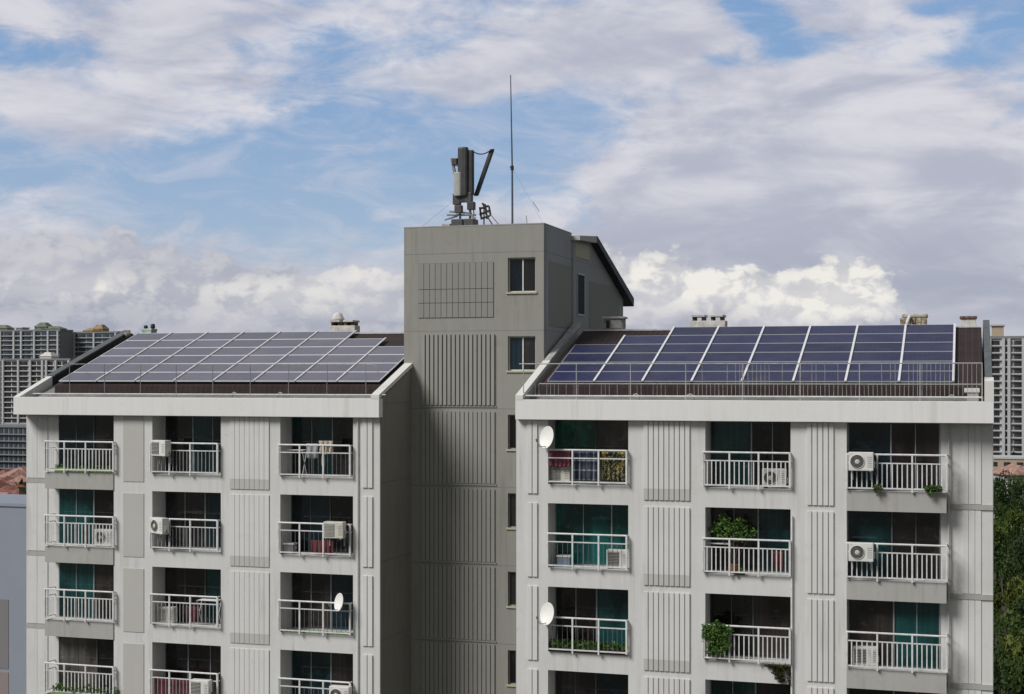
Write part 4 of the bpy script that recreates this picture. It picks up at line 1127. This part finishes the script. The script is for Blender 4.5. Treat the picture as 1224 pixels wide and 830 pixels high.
# ------------------------------------------------------------------ sky, sun, camera
SUN_AZ, SUN_EL = R(222), R(42)          # clockwise from +Y: from behind the camera, left
sv = Vector((math.sin(SUN_AZ) * math.cos(SUN_EL), math.cos(SUN_AZ) * math.cos(SUN_EL), math.sin(SUN_EL)))
ld = bpy.data.lights.new('sun', 'SUN'); ld.energy = 1.5; ld.angle = R(24); ld.color = (1, .98, .955)
lo = bpy.data.objects.new('sun', ld); COL.objects.link(lo); lo.location = sv * 200
lo.rotation_euler = (-sv).to_track_quat('-Z', 'Y').to_euler()

w = bpy.data.worlds.new('World'); sc.world = w; w.use_nodes = True
nt = w.node_tree; bg = nt.nodes['Background']
sky = N(nt, 'ShaderNodeTexSky'); sky.sky_type = 'NISHITA'; sky.sun_disc = False
sky.sun_elevation = SUN_EL; sky.sun_rotation = SUN_AZ; sky.altitude = 50; sky.air_density = 1.0; sky.dust_density = .6; sky.ozone_density = 2.0
tc = N(nt, 'ShaderNodeTexCoord'); sp = N(nt, 'ShaderNodeSeparateXYZ'); nt.links.new(tc.outputs['Generated'], sp.inputs[0])
mth = lambda op, a, b=None, clamp=False: math_(nt, op, a, b, clamp)
az = mth('ARCTAN2', sp.outputs[0], sp.outputs[1])
el = mth('ARCSINE', sp.outputs[2])
DEG = 180 / math.pi
u = mth('MULTIPLY', mth('ADD', az, YAW), DEG)          # degrees right of the view axis
e = mth('MULTIPLY', el, DEG)                            # degrees above the horizon
def ang(px, py): return math.degrees(math.atan((px - MID) / FOC)), math.degrees(math.atan((HOR - py) / FOC))
def gauss(px, py, rx, ry, amp, rot=0.):
    cu, ce = ang(px, py); su, se = rx * .0324, ry * .0324
    du = mth('SUBTRACT', u, cu); de = mth('SUBTRACT', e, ce)
    ca, sa = math.cos(rot), math.sin(rot)
    a = mth('ADD', mth('MULTIPLY', du, ca / su), mth('MULTIPLY', de, sa / su))
    b = mth('ADD', mth('MULTIPLY', du, -sa / se), mth('MULTIPLY', de, ca / se))
    q = mth('ADD', mth('MULTIPLY', a, a), mth('MULTIPLY', b, b))
    return mth('MULTIPLY', mth('EXPONENT', mth('MULTIPLY', q, -1)), amp)
def total(items):
    t = None
    for it in items:
        g = gauss(*it); t = g if t is None else mth('ADD', t, g)
    return t
def smooth(x, lo_, hi_):
    m = N(nt, 'ShaderNodeMapRange', interpolation_type='SMOOTHSTEP')
    m.inputs['From Min'].default_value = lo_; m.inputs['From Max'].default_value = hi_
    nt.links.new(x, m.inputs['Value']); return m.outputs[0]
def vec(a, b, c=0.):
    v = N(nt, 'ShaderNodeCombineXYZ')
    for i, q in enumerate((a, b, c)):
        if isinstance(q, (int, float)): v.inputs[i].default_value = q
        else: nt.links.new(q, v.inputs[i])
    return v.outputs[0]
# high broken layer
uv = vec(mth('MULTIPLY', u, .085), mth('MULTIPLY', e, .21), 2.3)
nA = noise(nt, uv, 2.3, 8, .58, .6)
nB = noise(nt, vec(mth('MULTIPLY', u, .10), mth('MULTIPLY', e, .24), 9.1), 6.5, 6, .62, .8)
nS = noise(nt, vec(mth('MULTIPLY', u, .075), mth('MULTIPLY', e, .26), 3.1), 1.7, 6, .55, .7)
cover = total([(600, 425, 1600, 60, .5), (190, 105, 190, 60, .38, -.1), (70, 150, 110, 30, .34, -.25), (60, 25, 190, 60, .30), (330, 30, 160, 40, .24), (500, 10, 260, 24, .14), (570, 90, 110, 40, .34, .2), (980, 130, 300, 190, .44), (1120, 290, 330, 110, .46),
               (700, 60, 140, 46, .26, .2), (770, 50, 120, 40, .2), (760, 206, 100, 20, .26), (806, 146, 44, 16, .34), (850, 230, 170, 36, .28), (70, 315, 260, 90, .30), (300, 370, 320, 50, .40), (900, 340, 260, 70, .40), (520, 184, 50, 9, .12), (590, 285, 120, 40, .26), (300, 235, 60, 12, .12),
               (340, 220, 190, 52, -.30), (480, 165, 120, 44, -.20), (655, 150, 80, 36, -.34, .1), (690, 222, 46, 46, -.16), (905, 30, 46, 24, -.40, -.5), (945, 70, 46, 13, -.34, .2), (1205, 62, 40, 18, -.30), (1105, 28, 22, 9, -.30), (430, 62, 120, 14, -.12), (20, 80, 110, 20, -.24), (780, 18, 60, 12, -.22), (1140, 88, 40, 10, -.30), (860, 75, 30, 10, -.2)])
base = mth('ADD', mth('MULTIPLY', nA, .95), mth('MULTIPLY', nB, .42))
dens = smooth(mth('ADD', base, cover), .70, 1.10)
tone = mth('ADD', mth('MULTIPLY', nS, .62), mth('MULTIPLY', nA, .38))
EXPO, STR = 1.12, .050
K = 1 / (STR * 2 ** EXPO)                              # cloud colours below are written as they should appear
hi_col = mixc(nt, smooth(tone, .38, .62), sc3((.46, .475, .57), K), sc3((.70, .695, .745), K))
col = mixc(nt, smooth(e, .5, 7.5), mixc(nt, smooth(tone, .38, .62), sc3((.35, .38, .47), K), sc3((.52, .53, .60), K)), hi_col)
blue = mixc(nt, .30, sky.outputs[0], mixc(nt, smooth(e, 0, 15), sc3((.37, .47, .63), K), sc3((.19, .34, .60), K)))
blue = mixc(nt, .6, blue, mixc(nt, smooth(e, 0, 15), sc3((.39, .48, .64), K), sc3((.21, .37, .64), K)))
nW = noise(nt, vec(mth('MULTIPLY', u, .11), mth('MULTIPLY', e, .36), 14.2), 2.0, 8, .62, .9)
veil = mth('MULTIPLY', smooth(nW, .42, .74), .55)
blue = mixc(nt, veil, blue, sc3((.60, .615, .70), K))
s1 = mixc(nt, mth('MULTIPLY', dens, .96), blue, col)
# cumulus bank low over the horizon: billows
wob = N(nt, 'ShaderNodeTexNoise'); wob.inputs['Scale'].default_value = 1.1; wob.inputs['Detail'].default_value = 2.5
nt.links.new(vec(mth('MULTIPLY', u, .5), mth('MULTIPLY', e, .7), 4.4), wob.inputs['Vector'])
wsp = N(nt, 'ShaderNodeSeparateXYZ'); nt.links.new(wob.outputs['Color'], wsp.inputs[0])
def cumulus(dx=0., dz=0.):
    v = vec(mth('ADD', mth('ADD', mth('MULTIPLY', u, .60), dx), mth('MULTIPLY', wsp.outputs[0], .6)),
            mth('ADD', mth('ADD', mth('MULTIPLY', e, .84), dz), mth('MULTIPLY', wsp.outputs[1], .6)), 7.7)
    vo = N(nt, 'ShaderNodeTexVoronoi', feature='SMOOTH_F1', normalize=True, voronoi_dimensions='2D')
    vo.inputs['Scale'].default_value = 1.0; vo.inputs['Detail'].default_value = 3.0; vo.inputs['Roughness'].default_value = .52
    vo.inputs['Lacunarity'].default_value = 2.3; vo.inputs['Smoothness'].default_value = .35
    nt.links.new(v, vo.inputs['Vector']); return mth('SUBTRACT', 1.0, vo.outputs['Distance'])
c0 = cumulus(); c1 = cumulus(-.20, .34)
soft = noise(nt, vec(mth('MULTIPLY', u, .14), mth('MULTIPLY', e, .34), 5.0), 1.6, 5, .5, .3)
bank = total([(20, 318, 170, 58, .58), (180, 345, 120, 40, .40), (320, 365, 200, 42, .62), (440, 350, 70, 38, .50), (200, 420, 420, 50, .5), (790, 345, 90, 42, .66), (890, 368, 110, 40, .64), (1012, 358, 62, 44, .76), (700, 310, 60, 50, .30)])
body = mth('ADD', bank, mth('MULTIPLY', mth('SUBTRACT', c0, .70), 1.0))
cd = smooth(body, .31, .45)
lit = smooth(mth('SUBTRACT', c0, c1), -.12, .16)
spot = total([(795, 325, 110, 34, .75), (880, 345, 120, 34, .85), (1025, 345, 56, 40, 1.3), (960, 370, 60, 20, .5), (330, 352, 130, 26, .62), (440, 325, 50, 22, .55), (60, 350, 110, 14, .50), (125, 345, 40, 14, .30), (100, 290, 160, 40, .18)])
bright = mth('MULTIPLY', mth('ADD', mth('MULTIPLY', lit, .65), .35), mth('ADD', spot, .08), True)
greyc = mixc(nt, smooth(soft, .38, .62), sc3((.36, .385, .475), K), sc3((.50, .505, .58), K))
cc = mixc(nt, bright, mixc(nt, mth('MULTIPLY', lit, .45), greyc, sc3((.56, .56, .61), K)), sc3((.88, .855, .80), K))
s2 = mixc(nt, mth('MULTIPLY', cd, .95), s1, cc)
# unseen sky overhead and behind the viewer, greyed to cut the ambient light
away = mth('MAXIMUM', smooth(e, 17, 32), smooth(mth('ABSOLUTE', u), 30, 62))
dimmed = mixc(nt, smooth(tone, .35, .65), sc3((.20, .20, .205), K), sc3((.30, .295, .29), K))
s2 = mixc(nt, mth('MULTIPLY', away, .92), s2, dimmed)
nt.links.new(s2, bg.inputs['Color']); bg.inputs['Strength'].default_value = STR
w.cycles.sampling_method = 'MANUAL'; w.cycles.sample_map_resolution = 512

cam = bpy.data.cameras.new('camera'); co = bpy.data.objects.new('camera', cam); COL.objects.link(co)
co.location = (0, 0, EYE); co.rotation_euler = (R(90), 0, YAW)
cam.sensor_width = 36; cam.lens = 36 * FOC / 1224; cam.shift_y = (HOR - 415) / 1224
cam.clip_start = .5; cam.clip_end = 12000
sc.camera = co
sc.render.engine = 'CYCLES'
sc.cycles.use_denoising = True
sc.cycles.max_bounces = 6; sc.cycles.diffuse_bounces = 3
sc.view_settings.view_transform = 'Standard'; sc.view_settings.look = 'None'
sc.view_settings.exposure = EXPO; sc.view_settings.gamma = 1
